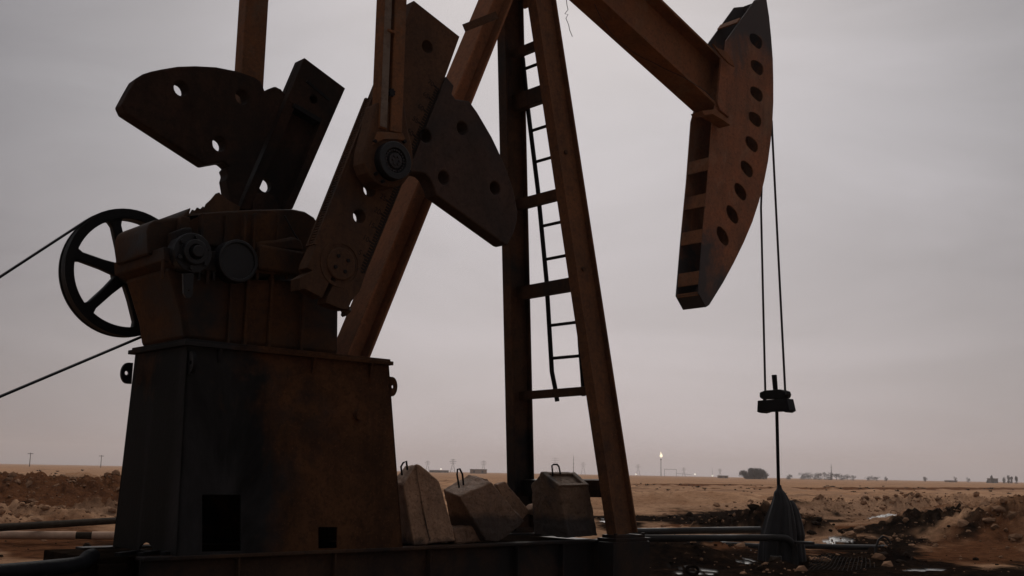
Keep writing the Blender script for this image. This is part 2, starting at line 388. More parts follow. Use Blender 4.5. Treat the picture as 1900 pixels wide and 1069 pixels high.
def build_ground():
    az = np.concatenate([np.linspace(-32, 32, 620), np.linspace(33, 327, 70)])
    rr = np.concatenate([[.6, 1.5, 2.5], np.geomspace(3.2, 60, 330), np.geomspace(62, 3300, 70)])
    na, nr = len(az), len(rr)
    A, Rr = np.meshgrid(R(1)*az+head, rr, indexing='ij')
    x = (Rr*np.cos(A)).ravel(); y = (Rr*np.sin(A)).ravel()
    z = terrain(x, y); st, rd, we = masks(x, y)
    z = z - we*.012
    vs = np.stack([x, y, z], 1); vs = np.vstack([vs, [[0, 0, 0]]])
    i, j = np.meshgrid(np.arange(na), np.arange(nr-1), indexing='ij')
    i2 = (i+1) % na
    q = np.stack([i*nr+j, i*nr+j+1, i2*nr+j+1, i2*nr+j], -1).reshape(-1, 4)
    fs = [tuple(f) for f in q.tolist()] + [(na*nr, k*nr, ((k+1) % na)*nr) for k in range(na)]
    me = bpy.data.meshes.new('desert_ground'); me.from_pydata(vs.tolist(), [], fs); me.shade_smooth()
    at_ = me.color_attributes.new('soil', 'FLOAT_COLOR', 'POINT')
    col = np.ones((len(vs), 4), dtype=np.float32); col[:-1, 0] = st; col[:-1, 1] = rd; col[:-1, 2] = we; col[-1, :3] = 0
    at_.data.foreach_set('color', col.ravel())
    m, n, ns, ln, b = nt('desert_soil')
    v = mapping(ns, ln)
    at2 = ns.new('ShaderNodeAttribute'); at2.attribute_name = 'soil'
    sp = ns.new('ShaderNodeSeparateColor'); ln.new(at2.outputs['Color'], sp.inputs[0])
    f1 = noise(ns, ln, v, .55, 8, .68, .3); f2 = noise(ns, ln, v, 6, 8, .72); f3 = noise(ns, ln, v, .05, 8, .7, .3); f4 = noise(ns, ln, v, 22, 5, .7)
    f5 = noise(ns, ln, v, .16, 6, .7, .5)
    c = mix(ns, ln, ramp(ns, ln, f1, [(.36, 0.0), (.64, 1.0)]), (.42,.225,.122), (.64,.39,.235))
    c = mix(ns, ln, ramp(ns, ln, f3, [(.42, 0.0), (.6, .75)]), c, (.40,.245,.155))
    c = mix(ns, ln, ramp(ns, ln, f5, [(.52, 0.0), (.64, .8)]), c, (.20,.12,.075))
    c = mix(ns, ln, ramp(ns, ln, f2, [(.5, 0.0), (.70, .75)]), c, (.19,.10,.056))
    c = mix(ns, ln, ramp(ns, ln, f4, [(.55, 0.0), (.75, .6)]), c, (.10,.05,.027))
    r2 = mix(ns, ln, ramp(ns, ln, f2, [(.35, 0.0), (.7, 1.0)]), (.20,.088,.042), (.075,.032,.018))
    c = mix(ns, ln, sp.outputs[1], c, r2)
    k2 = mix(ns, ln, ramp(ns, ln, f2, [(.4, 0.0), (.66, 1.0)]), (.010,.008,.007), (.034,.02,.013))
    kk = ns.new('ShaderNodeMath'); kk.operation = 'MULTIPLY'; kk.use_clamp = True; ln.new(sp.outputs[0], kk.inputs[0]); ln.new(ramp(ns, ln, f2, [(.25, 1.0), (.62, 1.0), (.75, .35)]), kk.inputs[1])
    c = mix(ns, ln, kk.outputs[0], c, k2)
    c = mix(ns, ln, sp.outputs[2], c, (.012,.011,.011))
    ln.new(c, b.inputs['Base Color'])
    rg = mix(ns, ln, sp.outputs[2], (1.,1.,1.), (.32,.32,.32))
    ln.new(rg, b.inputs['Roughness']); spl = ns.new('ShaderNodeMath'); spl.operation = 'MULTIPLY'; spl.inputs[1].default_value = .22; ln.new(sp.outputs[2], spl.inputs[0]); ln.new(spl.outputs[0], b.inputs['Specular IOR Level'])
    hh = noise(ns, ln, v, 3.5, 10, .74)
    bp = ns.new('ShaderNodeBump'); bp.inputs['Distance'].default_value = .16
    inv = ns.new('ShaderNodeMath'); inv.operation = 'MULTIPLY_ADD'; inv.inputs[1].default_value = -.8; inv.inputs[2].default_value = 1.0
    ln.new(sp.outputs[2], inv.inputs[0]); ln.new(inv.outputs[0], bp.inputs['Strength'])
    ln.new(hh, bp.inputs['Height']); ln.new(bp.outputs['Normal'], b.inputs['Normal'])
    me.materials.append(m)
    o = bpy.data.objects.new('desert_ground', me); COL.objects.link(o); tag(o, kind='structure')
build_ground()
def gz(x, y): return float(terrain(np.array([x], float), np.array([y], float))[0])

# clods and stones lying over the heaps: nobody could count them
def rock(mb, c, s, rnd):
    t = (1+5**.5)/2
    ico = [(-1,t,0),(1,t,0),(-1,-t,0),(1,-t,0),(0,-1,t),(0,1,t),(0,-1,-t),(0,1,-t),(t,0,-1),(t,0,1),(-t,0,-1),(-t,0,1)]
    fc = [(0,11,5),(0,5,1),(0,1,7),(0,7,10),(0,10,11),(1,5,9),(5,11,4),(11,10,2),(10,7,6),(7,1,8),(3,9,4),(3,4,2),(3,2,6),(3,6,8),(3,8,9),(4,9,5),(2,4,11),(6,2,10),(8,6,7),(9,8,1)]
    a = rnd.random()*6.28; sx, sy, sz = rnd.uniform(.7,1.3), rnd.uniform(.6,1.1), rnd.uniform(.45,.85)
    vs = []
    for p in ico:
        k = s/1.9*rnd.uniform(.7, 1.2); x, y, z = p[0]*k*sx, p[1]*k*sy, p[2]*k*sz
        vs.append((c[0]+x*math.cos(a)-y*math.sin(a), c[1]+x*math.sin(a)+y*math.cos(a), c[2]+z))
    mb.add(vs, fc)
rnd = random.Random(11)
mbA, mbK = MB(), MB()
for (mx, my, rw, rd_, h, rg, oil) in MOUNDS:
    if rg < .5: continue
    for k in range(int(170*rg*min(2.2, rw))):
        a = rnd.gauss(0, .62)*rw; c = rnd.gauss(-.25, .6)*rd_
        x = mx+a*sa+c*ca; y = my-a*ca+c*sa
        s = min(.011*rnd.paretovariate(1.7), .09)
        if rw > 1.5: s *= 1.25
        rock(mbK if rnd.random() < oil*.8 else mbA, (x, y, gz(x, y)+s*.02), s, rnd)
for k in range(600):
    px = rnd.uniform(-40, 260) if rnd.random() < .35 else rnd.uniform(1190, 1940)
    p = onZ(px, rnd.uniform(930, 1068)); 
    if p.length > 40 or (2.2 < p.x < 8 and 6.2 < p.y < 8.1): continue
    s = min(.007*rnd.paretovariate(1.6), .05)
    rock(mbA if rnd.random() < .6 else mbK, (p.x, p.y, gz(p.x, p.y)+s*.2), s, rnd)
tag(mbA.build('dirt_clods', M_CLOD, weld=False), 'brown clods and stones strewn over the sand heaps', 'clods', kind='stuff')
tag(mbK.build('oily_clods', M_CLODK, weld=False), 'black oil soaked clods strewn around the wellhead', 'clods', kind='stuff')

# ------------------------------------------------------------------ the pump jack
Y0 = 7.16
ZB = .39
PJ = empty('pump_jack', (5.2, Y0, 0), 'large rusty oil pump jack with cranks, samson post, walking beam and horse head', 'pump jack')

# --- skid
for nm, y in (('skid_beam', 6.66), ('skid_beam', 7.66)):
    mb = MB(); hbeam(mb, (2.95, y, .2), (7.75, y, .2), (0,1,0), .38, .13, .022, .016)
    if y < 7:
        for x in (3.6, 4.35, 5.2, 6.1, 6.62): mb.box(x, x+.014, y-.062, y-.01, .035, .365)
    mb.build(nm, M_SKID, PJ, bevel=.003)
for x in (3.15, 4.1, 5.05, 6.0, 6.9):
    mb = MB(); mb.box(x-.06, x+.06, 6.74, 7.58, .03, .36); mb.build('skid_cross_beam', M_SKID, PJ, bevel=.004)
mb = MB(); mb.box(3.0, 7.05, 6.75, 7.57, .37, .378); mb.build('deck_plate', M_DECK, PJ)
q0 = onY(1138, 1040, 6.40).x; q1 = onY(1206, 1040, 6.40).x
mb = MB(); mb.box(q0, q1, 6.40, 6.58, .0, ZB-.012); mb.box(q0+.02, q1-.02, 6.58, 7.75, .02, ZB-.03); mb.box(q0, q1, 7.75, 7.92, .0, ZB-.012)
mb.build('outrigger_beam', M_SKID, PJ, bevel=.006)
mb = MB(); mb.box(2.74, 3.06, 6.98, 7.74, .0, ZB-.015); mb.box(2.80, 3.0, 6.93, 6.98, .05, .33); mb.build('end_beam', M_DECK, PJ, bevel=.012)
mb = MB()
for i in range(3): mb.obox((2.95+.13*i, 6.86-.04*i, ZB+.01), Vector((.8,.6,0)).normalized(), Vector((-.6,.8,0)).normalized(), Vector((0,0,1)), .11, .022, .012)
mb.build('clamp_strap', M_BLACK, PJ, bevel=.003)

# --- pedestal (hollow, tapered)
bx0, bx1, by0, by1 = 3.175, 4.96, 6.63, 7.63
tx0, tx1, ty0, ty1 = 3.20, 4.845, 6.73, 7.56
zt = 1.745
PED = MB()
def lerp(a, b, t): return a+(b-a)*t
def nearface(u, v, k):      # u = world x at that height, v = z
    t = (v-ZB)/(zt-ZB); return Vector((u, lerp(by0, ty0, t)+(.015 if k else 0), v))
def farface(u, v, k):
    t = (v-ZB)/(zt-ZB); return Vector((u, lerp(by1, ty1, t)-(.015 if k else 0), v))
def leftface(u, v, k):
    t = (v-ZB)/(zt-ZB); return Vector((lerp(bx0, tx0, t)+(.015 if k else 0), u, v))
def rightface(u, v, k):
    t = (v-ZB)/(zt-ZB); return Vector((lerp(bx1, tx1, t)-(.015 if k else 0), u, v))
def Pn(pts): # photo points on the sloping near face
    out = []
    for (x, y) in pts:
        Y = by0
        for _ in range(6):
            q = onY(x, y, Y); Y = lerp(by0, ty0, (q.z-ZB)/(zt-ZB))
        out.append((q.x, q.z))
    return out
door = Pn([(375,1024),(447,1022),(447,918),(375,918)]); hatch = Pn([(591,1018),(626,1017),(626,978),(591,978)])
PED.plate([(bx0,ZB),(bx1,ZB),(tx1,zt),(tx0,zt)], [door, hatch], nearface)
PED.plate([(bx0,ZB),(bx1,ZB),(tx1,zt),(tx0,zt)], [[(3.22,ZB+.006),(3.74,ZB+.006),(3.74,ZB+.2),(3.22,ZB+.2)]], farface)
hole = []
hc = onX(270, 1021, 3.175)
for k in range(13):
    a = math.pi*k/12; hole.append((hc.y-.105*math.cos(a), max(hc.z, ZB+.006)+.05*math.sin(a)))
PED.plate([(by0,ZB),(by1,ZB),(ty1,zt),(ty0,zt)], [hole], leftface)
PED.plate([(by0,ZB),(by1,ZB),(ty1,zt),(ty0,zt)], [], rightface)
ped = PED.build('pedestal', M_PED, PJ)
mb = MB(); mb.box(tx0-.035, tx1+.015, ty0-.04, ty1+.05, zt-.002, zt+.028); mb.box(tx0-.02, tx1+.0, ty0-.02, ty1+.02, zt+.028, zt+.045)
mb.build('top_plate', M_PED, ped, bevel=.004)
for px, L in ((405, .10), (580, .12), (686, .16)):
    x = Pn([(px, 680)])[0][0]
    mb = MB(); yt = ty0
    mb.add([(x-.01,yt-.045,zt-.004),(x+.01,yt-.045,zt-.004),(x+.01,yt+.02,zt-.004),(x-.01,yt+.02,zt-.004),
            (x-.01,yt-.012,zt-L),(x+.01,yt-.012,zt-L),(x+.01,yt+.02,zt-L),(x-.01,yt+.02,zt-L)],
           [(0,1,2,3),(7,6,5,4),(0,4,5,1),(1,5,6,2),(2,6,7,3),(3,7,4,0)])
    mb.build('stiffener_rib', M_PED, ped)
def lug(cx, cz, y0, y1, axis='Y', sgn=-1):
    out = [(cx-.0*sgn, cz+.085), (cx, cz-.085)] if 0 else []
    pts = [(cx, cz-.075)]
    for k in range(13):
        a = -math.pi/2+math.pi*k/12; pts.append((cx+sgn*(.03+.05*math.cos(a)), cz+.075*math.sin(a)))
    pts.append((cx, cz+.075))
    h = circ(cx+sgn*.04, cz, .016, 10)
    mb = MB()
    if axis == 'Y': mb.plateY(pts, y0, y1, [h])
    else: mb.plate(pts, [h], lambda u, v, k: Vector((y1 if k else y0, u, v)))
    return mb
lug(3.165, 1.60, 7.50, 7.525).build('lifting_lug', M_BLACK, ped)
lug(4.862, 1.585, 6.742, 6.767, sgn=1).build('lifting_lug', M_PED, ped)
l3 = onX(333, 657, 3.17)
lug(6.73, 1.63, 3.21, 3.235, axis='X', sgn=-1).build('lifting_lug', M_BLACK, ped)
p = Pn([(664, 770)])[0]
mb = MB(); mb.cylY(p[0], p[1], 6.66, 6.70, .04, 20); mb.build('inspection_cap', M_PED, ped, smooth=True)

# --- gearbox
GY0, GY1 = 6.80, 7.52
low = T([(262,640),(255,600),(237,540),(229,518)], GY1) + T([(440,517),(560,520),(630,525),(630,640)], GY0)
zt2 = zt+.046
low[0] = (low[0][0], zt2); low[-1] = (low[-1][0], zt2)
mb = MB(); mb.plateY(low, GY0, GY1); gb = mb.build('gearbox', M_GEAR, PJ, bevel=.035, smooth=True, seg=3)
cov = T([(284,470),(280,440),(281,418),(293,407)], GY1-.12) + T([(352,397),(400,393),(470,389),(545,388),(565,392),(584,404),(598,425),(606,470),(606,486)], GY0+.06)
mb = MB(); mb.plateY(cov, GY0+.06, GY1-.1); cv = mb.build('upper_cover', M_GEAR, gb, bevel=.06, smooth=True, seg=4)
fl = T([(213,510),(212,487)], GY1+.04) + T([(330,464),(470,468),(560,468),(640,470),(640,505),(560,512),(330,500)], GY0-.04)
mb = MB(); mb.plateY(fl, GY0-.05, GY1+.05); mb.build('split_flange', M_GEAR, gb, bevel=.008)
for px in (372, 452, 470):
    x, z = T([(px, 440)], GY0)[0]
    mb = MB(); mb.box(x-.011, x+.011, GY0-.022, GY0+.03, T([(px,468)],GY0)[0][1], T([(px,396)],GY0)[0][1]); mb.build('cover_rib', M_GEAR, gb, bevel=.004)
for px in (425, 455, 500, 560):
    x, z = T([(px, 560)], GY0)[0]
    mb = MB(); mb.box(x-.012, x+.012, GY0-.035, GY0+.02, zt2, T([(px,514)],GY0)[0][1]); mb.build('case_rib', M_GEAR, gb, bevel=.004)
hp_ = T([(214,492),(212,450),(216,437),(228,430),(257,426),(284,424),(300,490)], GY1-.05)
mb = MB(); mb.plateY(hp_, GY0+.12, GY1-.05); mb.build('shaft_cover', M_GEAR, gb, bevel=.06, smooth=True, seg=4)
bx_ = T([(322,462),(322,430),(338,424),(352,424),(352,500),(322,500)], GY0-.02)
mb = MB(); mb.plateY(bx_, GY0-.06, GY0+.08); mb.build('bearing_pad', M_GEAR, gb, bevel=.01)
# bearing caps
cx_, cz_ = T([(355,470)], GY0-.09)[0]
mb = MB(); mb.cylY(cx_, cz_, GY0-.12, GY0, .135, 32); mb.ringY(cx_, cz_, GY0-.165, GY0-.11, .085, .05, 28); mb.cylY(cx_, cz_, GY0-.20, GY0-.1, .04, 20)
cap = mb.build('bearing_cap', M_PIN, gb, bevel=.005, smooth=True)
for k in range(6):
    a = math.pi*(k+.4)/3; mb = MB(); mb.cylY(cx_+.108*math.cos(a), cz_+.108*math.sin(a), GY0-.145, GY0-.1, .016, 6); mb.build('cap_bolt', M_PIN, cap)
cx2, cz2 = T([(440,485)], GY0-.09)[0]
mb = MB(); mb.cylY(cx2, cz2, GY0-.10, GY0, .15, 36); mb.ringY(cx2, cz2, GY0-.115, GY0-.09, .15, .125, 36); mb.build('bearing_cap', M_PIN, gb, bevel=.006, smooth=True)
mb = MB(); x0, z0 = T([(520,480)], GY0-.09)[0]; mb.box(x0-.16, x0+.2, GY0-.075, GY0, z0-.1, z0+.085); mb.build('bearing_housing', M_GEAR, gb, bevel=.02)
a = T([(338,508),(358,507),(356,545),(352,553),(344,553),(339,545)], GY0-.10)
mb = MB(); mb.plateY(a, GY0-.115, GY0-.095, [circ(*T([(348,540)], GY0-.1)[0], .008, 8)]); mb.build('gauge_bracket', M_PIN, gb)
for px, py in ((305,497),(388,506),(560,500)):
    x, z = T([(px,py)], GY0-.05)[0]; mb = MB(); mb.tube([(x,GY0-.03,z+.06),(x,GY0-.03,z-.075)], .014, 6); mb.build('flange_bolt', M_GEAR, gb)
for k in range(9):
    px = 345+k*27; x, z = T([(px, 503-.01*k)], GY0-.05)[0]
    mb = MB(); mb.tube([(x,GY0-.035,z+.045),(x,GY0-.035,z-.06)], .011, 6); mb.build('flange_bolt', M_PIN if k < 4 else M_GEAR, gb)
for px in (415, 512):
    x, z = T([(px, 440)], GY0+.06)[0]; zb_ = T([(px,466)], GY0+.06)[0][1]; zt3 = T([(px,399)], GY0+.06)[0][1]
    mb = MB(); mb.box(x-.008, x+.008, GY0+.03, GY0+.09, zb_, zt3); mb.build('cover_rib', M_GEAR, gb, bevel=.003)
pts_ = [onY(p[0], p[1], GY0+.03) for p in ((528,400),(536,415),(546,434),(555,447))]
mb = MB(); mb.tube(pts_, .006, 6); mb.build('oil_line', M_PIN, gb)
a = T([(470,462),(478,448),(510,446),(540,440),(556,446),(562,466)], GY0+.0)
mb = MB(); mb.plateY(a, GY0-.03, GY0+.1); mb.build('bearing_boss', M_GEAR, gb, bevel=.02, smooth=True)
x, z = T([(349, 408)], GY0)[0]
mb = MB(); mb.box(x-.035, x+.035, GY0+.03, GY0+.10, z-.09, z+.03); mb.build('lifting_boss', M_GEAR, gb, bevel=.012)
# torn cover sheet on top
a = T([(377,391),(383,378),(391,371),(401,359),(407,357),(409,360),(424,372),(446,384),(440,400),(377,402)], 7.05)
mb = MB(); mb.plateY(a, 7.05, 7.062)
a2 = T([(352,397),(357,389),(362,391),(366,385),(372,388),(377,383),(384,390),(400,404),(352,408)], 7.0); mb.plateY(a2, 7.0, 7.01)
a3 = T([(336,400),(338,392),(343,397),(348,398)], 7.0); mb.plateY(a3, 7.0, 7.02)
mb.build('torn_cover_sheet', M_CRANK, gb)

# --- belt sheave
SX, SZ, SY, SR = 3.235, 2.385, 7.92, .482
mb = MB(); mb.ringY(SX, SZ, SY-.055, SY+.055, SR-.02, SR-.07, 72); mb.ringY(SX, SZ, SY-.065, SY-.045, SR, SR-.06, 72); mb.ringY(SX, SZ, SY+.045, SY+.065, SR, SR-.06, 72)
for dy in (-.02, .0, .02): mb.ringY(SX, SZ, SY+dy-.008, SY+dy+.008, SR-.004, SR-.06, 72)
sh = mb.build('sheave_wheel', M_BLACK, PJ, smooth=True)
mb = MB(); mb.cylY(SX, SZ, SY-.12, SY+.1, .085, 28); mb.build('hub', M_BLACK, sh, smooth=True)
mb = MB(); mb.cylY(SX, SZ, GY1-.05, SY-.1, .045, 20); mb.build('input_shaft', M_BLACK, sh, smooth=True)
for k in range(6):
    a = R(108+60*k); d = Vector((math.cos(a), 0, math.sin(a))); c = Vector((SX, SY, SZ)); w = Vector((-math.sin(a), 0, math.cos(a)))
    mb = MB(); P = []
    for (r_, h_) in ((.06, .05), (.2, .038), (SR-.12, .036), (SR-.085, .05), (SR-.06, .075)):
        P.append((r_, h_))
    out = [(c+d*r_+w*h_) for r_, h_ in P]+[(c+d*r_-w*h_) for r_, h_ in reversed(P)]
    mb.plateY([(q.x, q.z) for q in out], SY-.035, SY+.035); mb.build('spoke', M_BLACK, sh, bevel=.012)

# --- cranks with their bolted-on weights
CYN, CYB = 6.36, 6.48
shaft = T([(632,490)], CYN)[0]
arm = T([(768,1),(853,68),(819,163),(745,347),(680,505),(668,540),(652,560),(646,575),(632,573),(605,562),(608,550),(625,515),(617,512),(598,553),(566,536),(556,538),(556,516),(580,502),(570,497),(625,360),(697,180)], CYN)
ah = [circ(*T([p], CYN)[0], .053) for p in ((793,87),(686,352),(667,401))]
mb = MB(); mb.plateY(arm, CYN, CYB, ah)
ck = mb.build('crank_arm', M_CRANK, PJ, bevel=.004)
# toothed rack on the edge
mb = MB(); e0 = Vector(T([(697,178)], CYN)[0]); e1 = Vector(T([(588,455)], CYN)[0]); dd = (e1-e0); L = dd.length; dd.normalize(); nn = Vector((dd.y, -dd.x))
if nn.x > 0: nn = -nn
N = 58
for k in range(N):
    c = e0+dd*(L*(k+.5)/N)
    mb.obox((c.x+nn.x*.006, (CYN+CYB)/2+.01, c.y+nn.y*.006), Vector((dd.x,0,dd.y)), Vector((0,1,0)), Vector((nn.x,0,nn.y)), L/N*.27, .045, .008)
for y in (CYN+.014, CYB-.012):
    c = (e0+e1)/2; mb.obox((c.x+nn.x*.008, y, c.y+nn.y*.008), Vector((dd.x,0,dd.y)), Vector((0,1,0)), Vector((nn.x,0,nn.y)), L/2, .012, .012)
mb.build('toothed_rack', M_CRANK, ck)
mb = MB(); mb.cylY(shaft[0], shaft[1], CYN-.014, GY0, .118, 32)
sb = mb.build('crank_shaft', M_CRANK, ck, bevel=.008, smooth=True)
mb = MB(); mb.ringY(shaft[0], shaft[1], CYN-.006, CYN, .17, .145, 36); mb.build('shaft_collar', M_CRANK, ck, smooth=True)
for k in range(4):
    a = R(30+90*k); mb = MB(); mb.cylY(shaft[0]+.06*math.cos(a), shaft[1]+.06*math.sin(a), CYN-.022, CYN-.012, .014, 8); mb.build('shaft_bolt', M_BLACK, sb)
x, z = T([(643,572)], CYN)[0]
mb = MB(); mb.tube([(x-.05, CYN+.06, z+.06),(x+.03, CYN+.06, z-.01)], .03, 8); mb.tube([(x+.03, CYN+.06, z-.01),(x+.045, CYN+.06, z-.022)], .045, 6); mb.build('clamp_bolt', M_CRANK, ck)
# engraved stroke scale
mb = MB(); s0 = Vector(T([(816,168)], CYN)[0]); s1 = Vector(T([(676,508)], CYN)[0]); sd = (s1-s0); SL = sd.length; sd.normalize(); sn = Vector((sd.y, -sd.x))
if sn.x > 0: sn = -sn
M_INK = plain('scale_groove', (.012,.009,.008), .9)
NT = 70
for k in range(NT+1):
    ln_ = .055 if k % 5 == 0 else .034
    c = s0+sd*(SL*k/NT)
    c2 = c+sn*(.012+ln_/2)
    mb.obox((c2.x, CYN-.001, c2.y), Vector((sn.x,0,sn.y)), Vector((0,1,0)), Vector((sd.x,0,sd.y)), ln_/2, .0026, .0062)
    if k < NT:
        c3 = c+sd*(SL*.5/NT)+sn*.006
        mb.obox((c3.x, CYN-.001, c3.y), Vector((sn.x,0,sn.y)), Vector((0,1,0)), Vector((sd.x,0,sd.y)), .008, .0026, .0095)
sc_ = mb.build('stroke_scale', M_INK, ck)
for k in range(NT//5+1):
    val = 70-5*k
    cu = bpy.data.curves.new('numeral', 'FONT'); cu.body = str(val); cu.size = .058; cu.extrude = .0015; cu.align_x = 'CENTER'; cu.align_y = 'CENTER'
    tmp = bpy.data.objects.new('t', cu); COL.objects.link(tmp)
    dg = bpy.context.evaluated_depsgraph_get(); me = bpy.data.meshes.new_from_object(tmp.evaluated_get(dg))
    bpy.data.objects.remove(tmp)
    c = s0+sd*(SL*k*5/NT)+sn*.098
    xa = -sn; ya = -sd      # text runs towards the scale edge
    mm = Matrix(((xa.x, ya.x, 0), (0, 0, 1), (xa.y, ya.y, 0))); 
    for v_ in me.vertices:
        q = v_.co; w = Vector((c.x+xa.x*q.x+ya.x*q.y, CYN-.0015+q.z*.5, c.y+xa.y*q.x+ya.y*q.y)); v_.co = w-worldloc(sc_)
    o = bpy.data.objects.new('numeral', me); COL.objects.link(o); me.materials.clear(); me.materials.append(M_INK); o.parent = ck
    o.location = worldloc(sc_)-worldloc(ck)
# near counterweight
fan = T([(828,141),(843,159),(839,174),(846,184),(871,187),(886,208),(899,230),(913,254),(924,277),(935,301),(944,326),(952,349),(957,371),(961,394),(959,414),(954,432),(942,455),(936,453),(810,362),(806,348),(798,331),(790,323),(783,321),(757,318),(765,300)], CYN-.02)
fh = [circ(*T([p], CYN-.02)[0], .055) for p in ((858,238),(824,330),(919,349),(790,252))]
mb = MB(); mb.plateY(fan, CYN-.02, CYN+.125, fh); mb.build('counterweight', M_WEIGHT, ck, bevel=.012)

# far crank
FY0, FY1 = 7.86, 8.02
arm2 = T([(565,107),(641,164),(543,388),(500,500),(400,490),(445,388)], FY0)
ah2 = [circ(*T([p], FY0)[0], .06) for p in ((502,340),)]
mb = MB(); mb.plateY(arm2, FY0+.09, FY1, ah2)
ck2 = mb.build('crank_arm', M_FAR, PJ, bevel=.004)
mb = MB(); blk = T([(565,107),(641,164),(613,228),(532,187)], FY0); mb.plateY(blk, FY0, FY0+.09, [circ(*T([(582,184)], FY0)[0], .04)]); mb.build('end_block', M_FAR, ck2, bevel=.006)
mb = MB()
mb.plateY(T([(532,187),(549,196),(465,388),(445,388)], FY0), FY0, FY0+.09); mb.plateY(T([(598,220),(613,228),(543,388),(527,388)], FY0), FY0, FY0+.09)
mb.build('edge_flange', M_FAR, ck2, bevel=.005)
mb = MB(); mb.plateY(T([(567,152),(570,149),(613,185),(610,188)], FY0), FY0-.01, FY0); mb.build('seam_bar', M_BLACK, ck2)
mb = MB(); mb.plateY(T([(541,199),(545,193),(595,222),(591,229)], FY0), FY0-.025, FY0+.09); mb.build('stop_bar', M_BLACK, ck2)
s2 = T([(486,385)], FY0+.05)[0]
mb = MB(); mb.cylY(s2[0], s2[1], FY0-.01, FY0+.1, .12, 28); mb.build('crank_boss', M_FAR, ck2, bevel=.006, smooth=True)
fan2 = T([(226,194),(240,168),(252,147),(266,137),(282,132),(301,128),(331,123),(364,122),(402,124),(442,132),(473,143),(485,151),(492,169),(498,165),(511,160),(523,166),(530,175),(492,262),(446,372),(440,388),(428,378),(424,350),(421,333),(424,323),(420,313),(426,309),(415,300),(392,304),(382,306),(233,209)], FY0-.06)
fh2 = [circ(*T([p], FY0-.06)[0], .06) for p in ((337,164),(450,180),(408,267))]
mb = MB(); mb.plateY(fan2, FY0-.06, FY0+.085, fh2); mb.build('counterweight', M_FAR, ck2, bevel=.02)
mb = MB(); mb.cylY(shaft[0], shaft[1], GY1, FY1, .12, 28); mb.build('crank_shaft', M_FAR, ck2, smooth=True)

# --- pitman arms
PYN = 6.14
pin = T([(727,300)], PYN)[0]
eq_z = 6.2
def pitman(xa, xb, xg0, xg1, y0, yb, zlow, ztop, mat, near):
    mb = MB()
    mb.box(xa, xb, y0+.05, yb, zlow, ztop)           # back channel
    mb.box(xa+.0, xg0, y0, y0+.05, zlow, ztop)       # two face strips with a groove
    mb.box(xg1, xb, y0, y0+.05, zlow, ztop)
    return mb
xa, zz = T([(709,120)], PYN)[0]; xb = T([(751,120)], PYN)[0][0]; g0 = T([(723,120)], PYN)[0][0]; g1 = T([(729,120)], PYN)[0][0]
mb = pitman(xa, xb, g0, g1, PYN, PYN+.11, T([(727,243)], PYN)[0][1], eq_z, M_PIT, True)
pm = mb.build('pitman_arm', M_PIT, PJ, bevel=.008)
mb = MB(); mb.box(xa+.004, g0-.006, PYN-.006, PYN+.002, T([(727,240)], PYN)[0][1], eq_z); mb.build('wear_strip', M_STRIP, pm)
mb = MB(); x, z = T([(727,172)], PYN)[0]; pts = []
for k in range(14):
    a = 2*math.pi*k/14; r_ = .03 if k % 2 else .022; pts.append((x+r_*math.cos(a), z+1.15*r_*math.sin(a)))
mb.plateY(pts, PYN-.008, PYN+.01); mb.build('grease_plug', M_BLACK, pm)
mb = MB(); x, z = T([(724,59)], PYN)[0]; mb.box(x-.03, x+.03, PYN-.02, PYN+.01, z-.008, z+.01); mb.build('hose_clip', M_PIT, pm)
hs = T([(699,190),(692,222),(684,252),(677,280),(676,302),(682,320),(694,336),(712,346),(730,348),(748,343),(760,328),(768,303),(766,272),(759,244),(753,205),(751,190)], PYN+.02)
mb = MB(); mb.plateY(hs, PYN+.02, PYN+.17); hsg = mb.build('bearing_housing', M_CRANK, pm, bevel=.018)
mb = MB(); mb.plateY(T([(703,243),(750,246),(757,262),(740,258),(715,258),(694,268)], PYN-.01), PYN+.004, PYN+.03); mb.build('housing_lip', M_PIT, hsg, bevel=.006)
for p_ in ((697,262),(760,318),(699,322),(752,262),(712,336)):
    x, z = T([p_], PYN)[0]; mb = MB(); mb.cylY(x, z, PYN-.002, PYN+.03, .014, 8); mb.build('housing_bolt', M_BLACK, hsg)
pr = .14
mb = MB(); mb.ringY(pin[0], pin[1], PYN-.05, PYN+.03, pr, .09, 48); mb.cylY(pin[0], pin[1], PYN-.015, PYN+.22, .084, 36)
pc = mb.build('crank_pin', M_PIN, pm, bevel=.006, smooth=True)
mb = MB()
for k in range(22):
    a = 2*math.pi*k/22; mb.cylY(pin[0]+.078*math.cos(a), pin[1]+.078*math.sin(a), PYN-.042, PYN-.012, .009, 6)
mb.cylY(pin[0], pin[1], PYN-.05, PYN-.012, .056, 20)
for k in range(6):
    a = 2*math.pi*k/6; mb.cylY(pin[0]+.03*math.cos(a), pin[1]+.03*math.sin(a), PYN-.062, PYN-.045, .010, 6)
M_GREASE = rust('greased_metal', (.06,.06,.065), (.04,.04,.045), (.015,.015,.018), .4, oilcol=(.02,.021,.025), orough=.3)
mb.build('lock_nut', M_GREASE, pc)
PYF = 8.12
xa, zz = T([(452,80)], PYF)[0]; xb = T([(494,80)], PYF)[0][0]
mb = MB(); mb.box(xa, xb, PYF, PYF+.14, T([(470,230)], PYF)[0][1], eq_z); pm2 = mb.build('pitman_arm', M_PIT, PJ, bevel=.008)

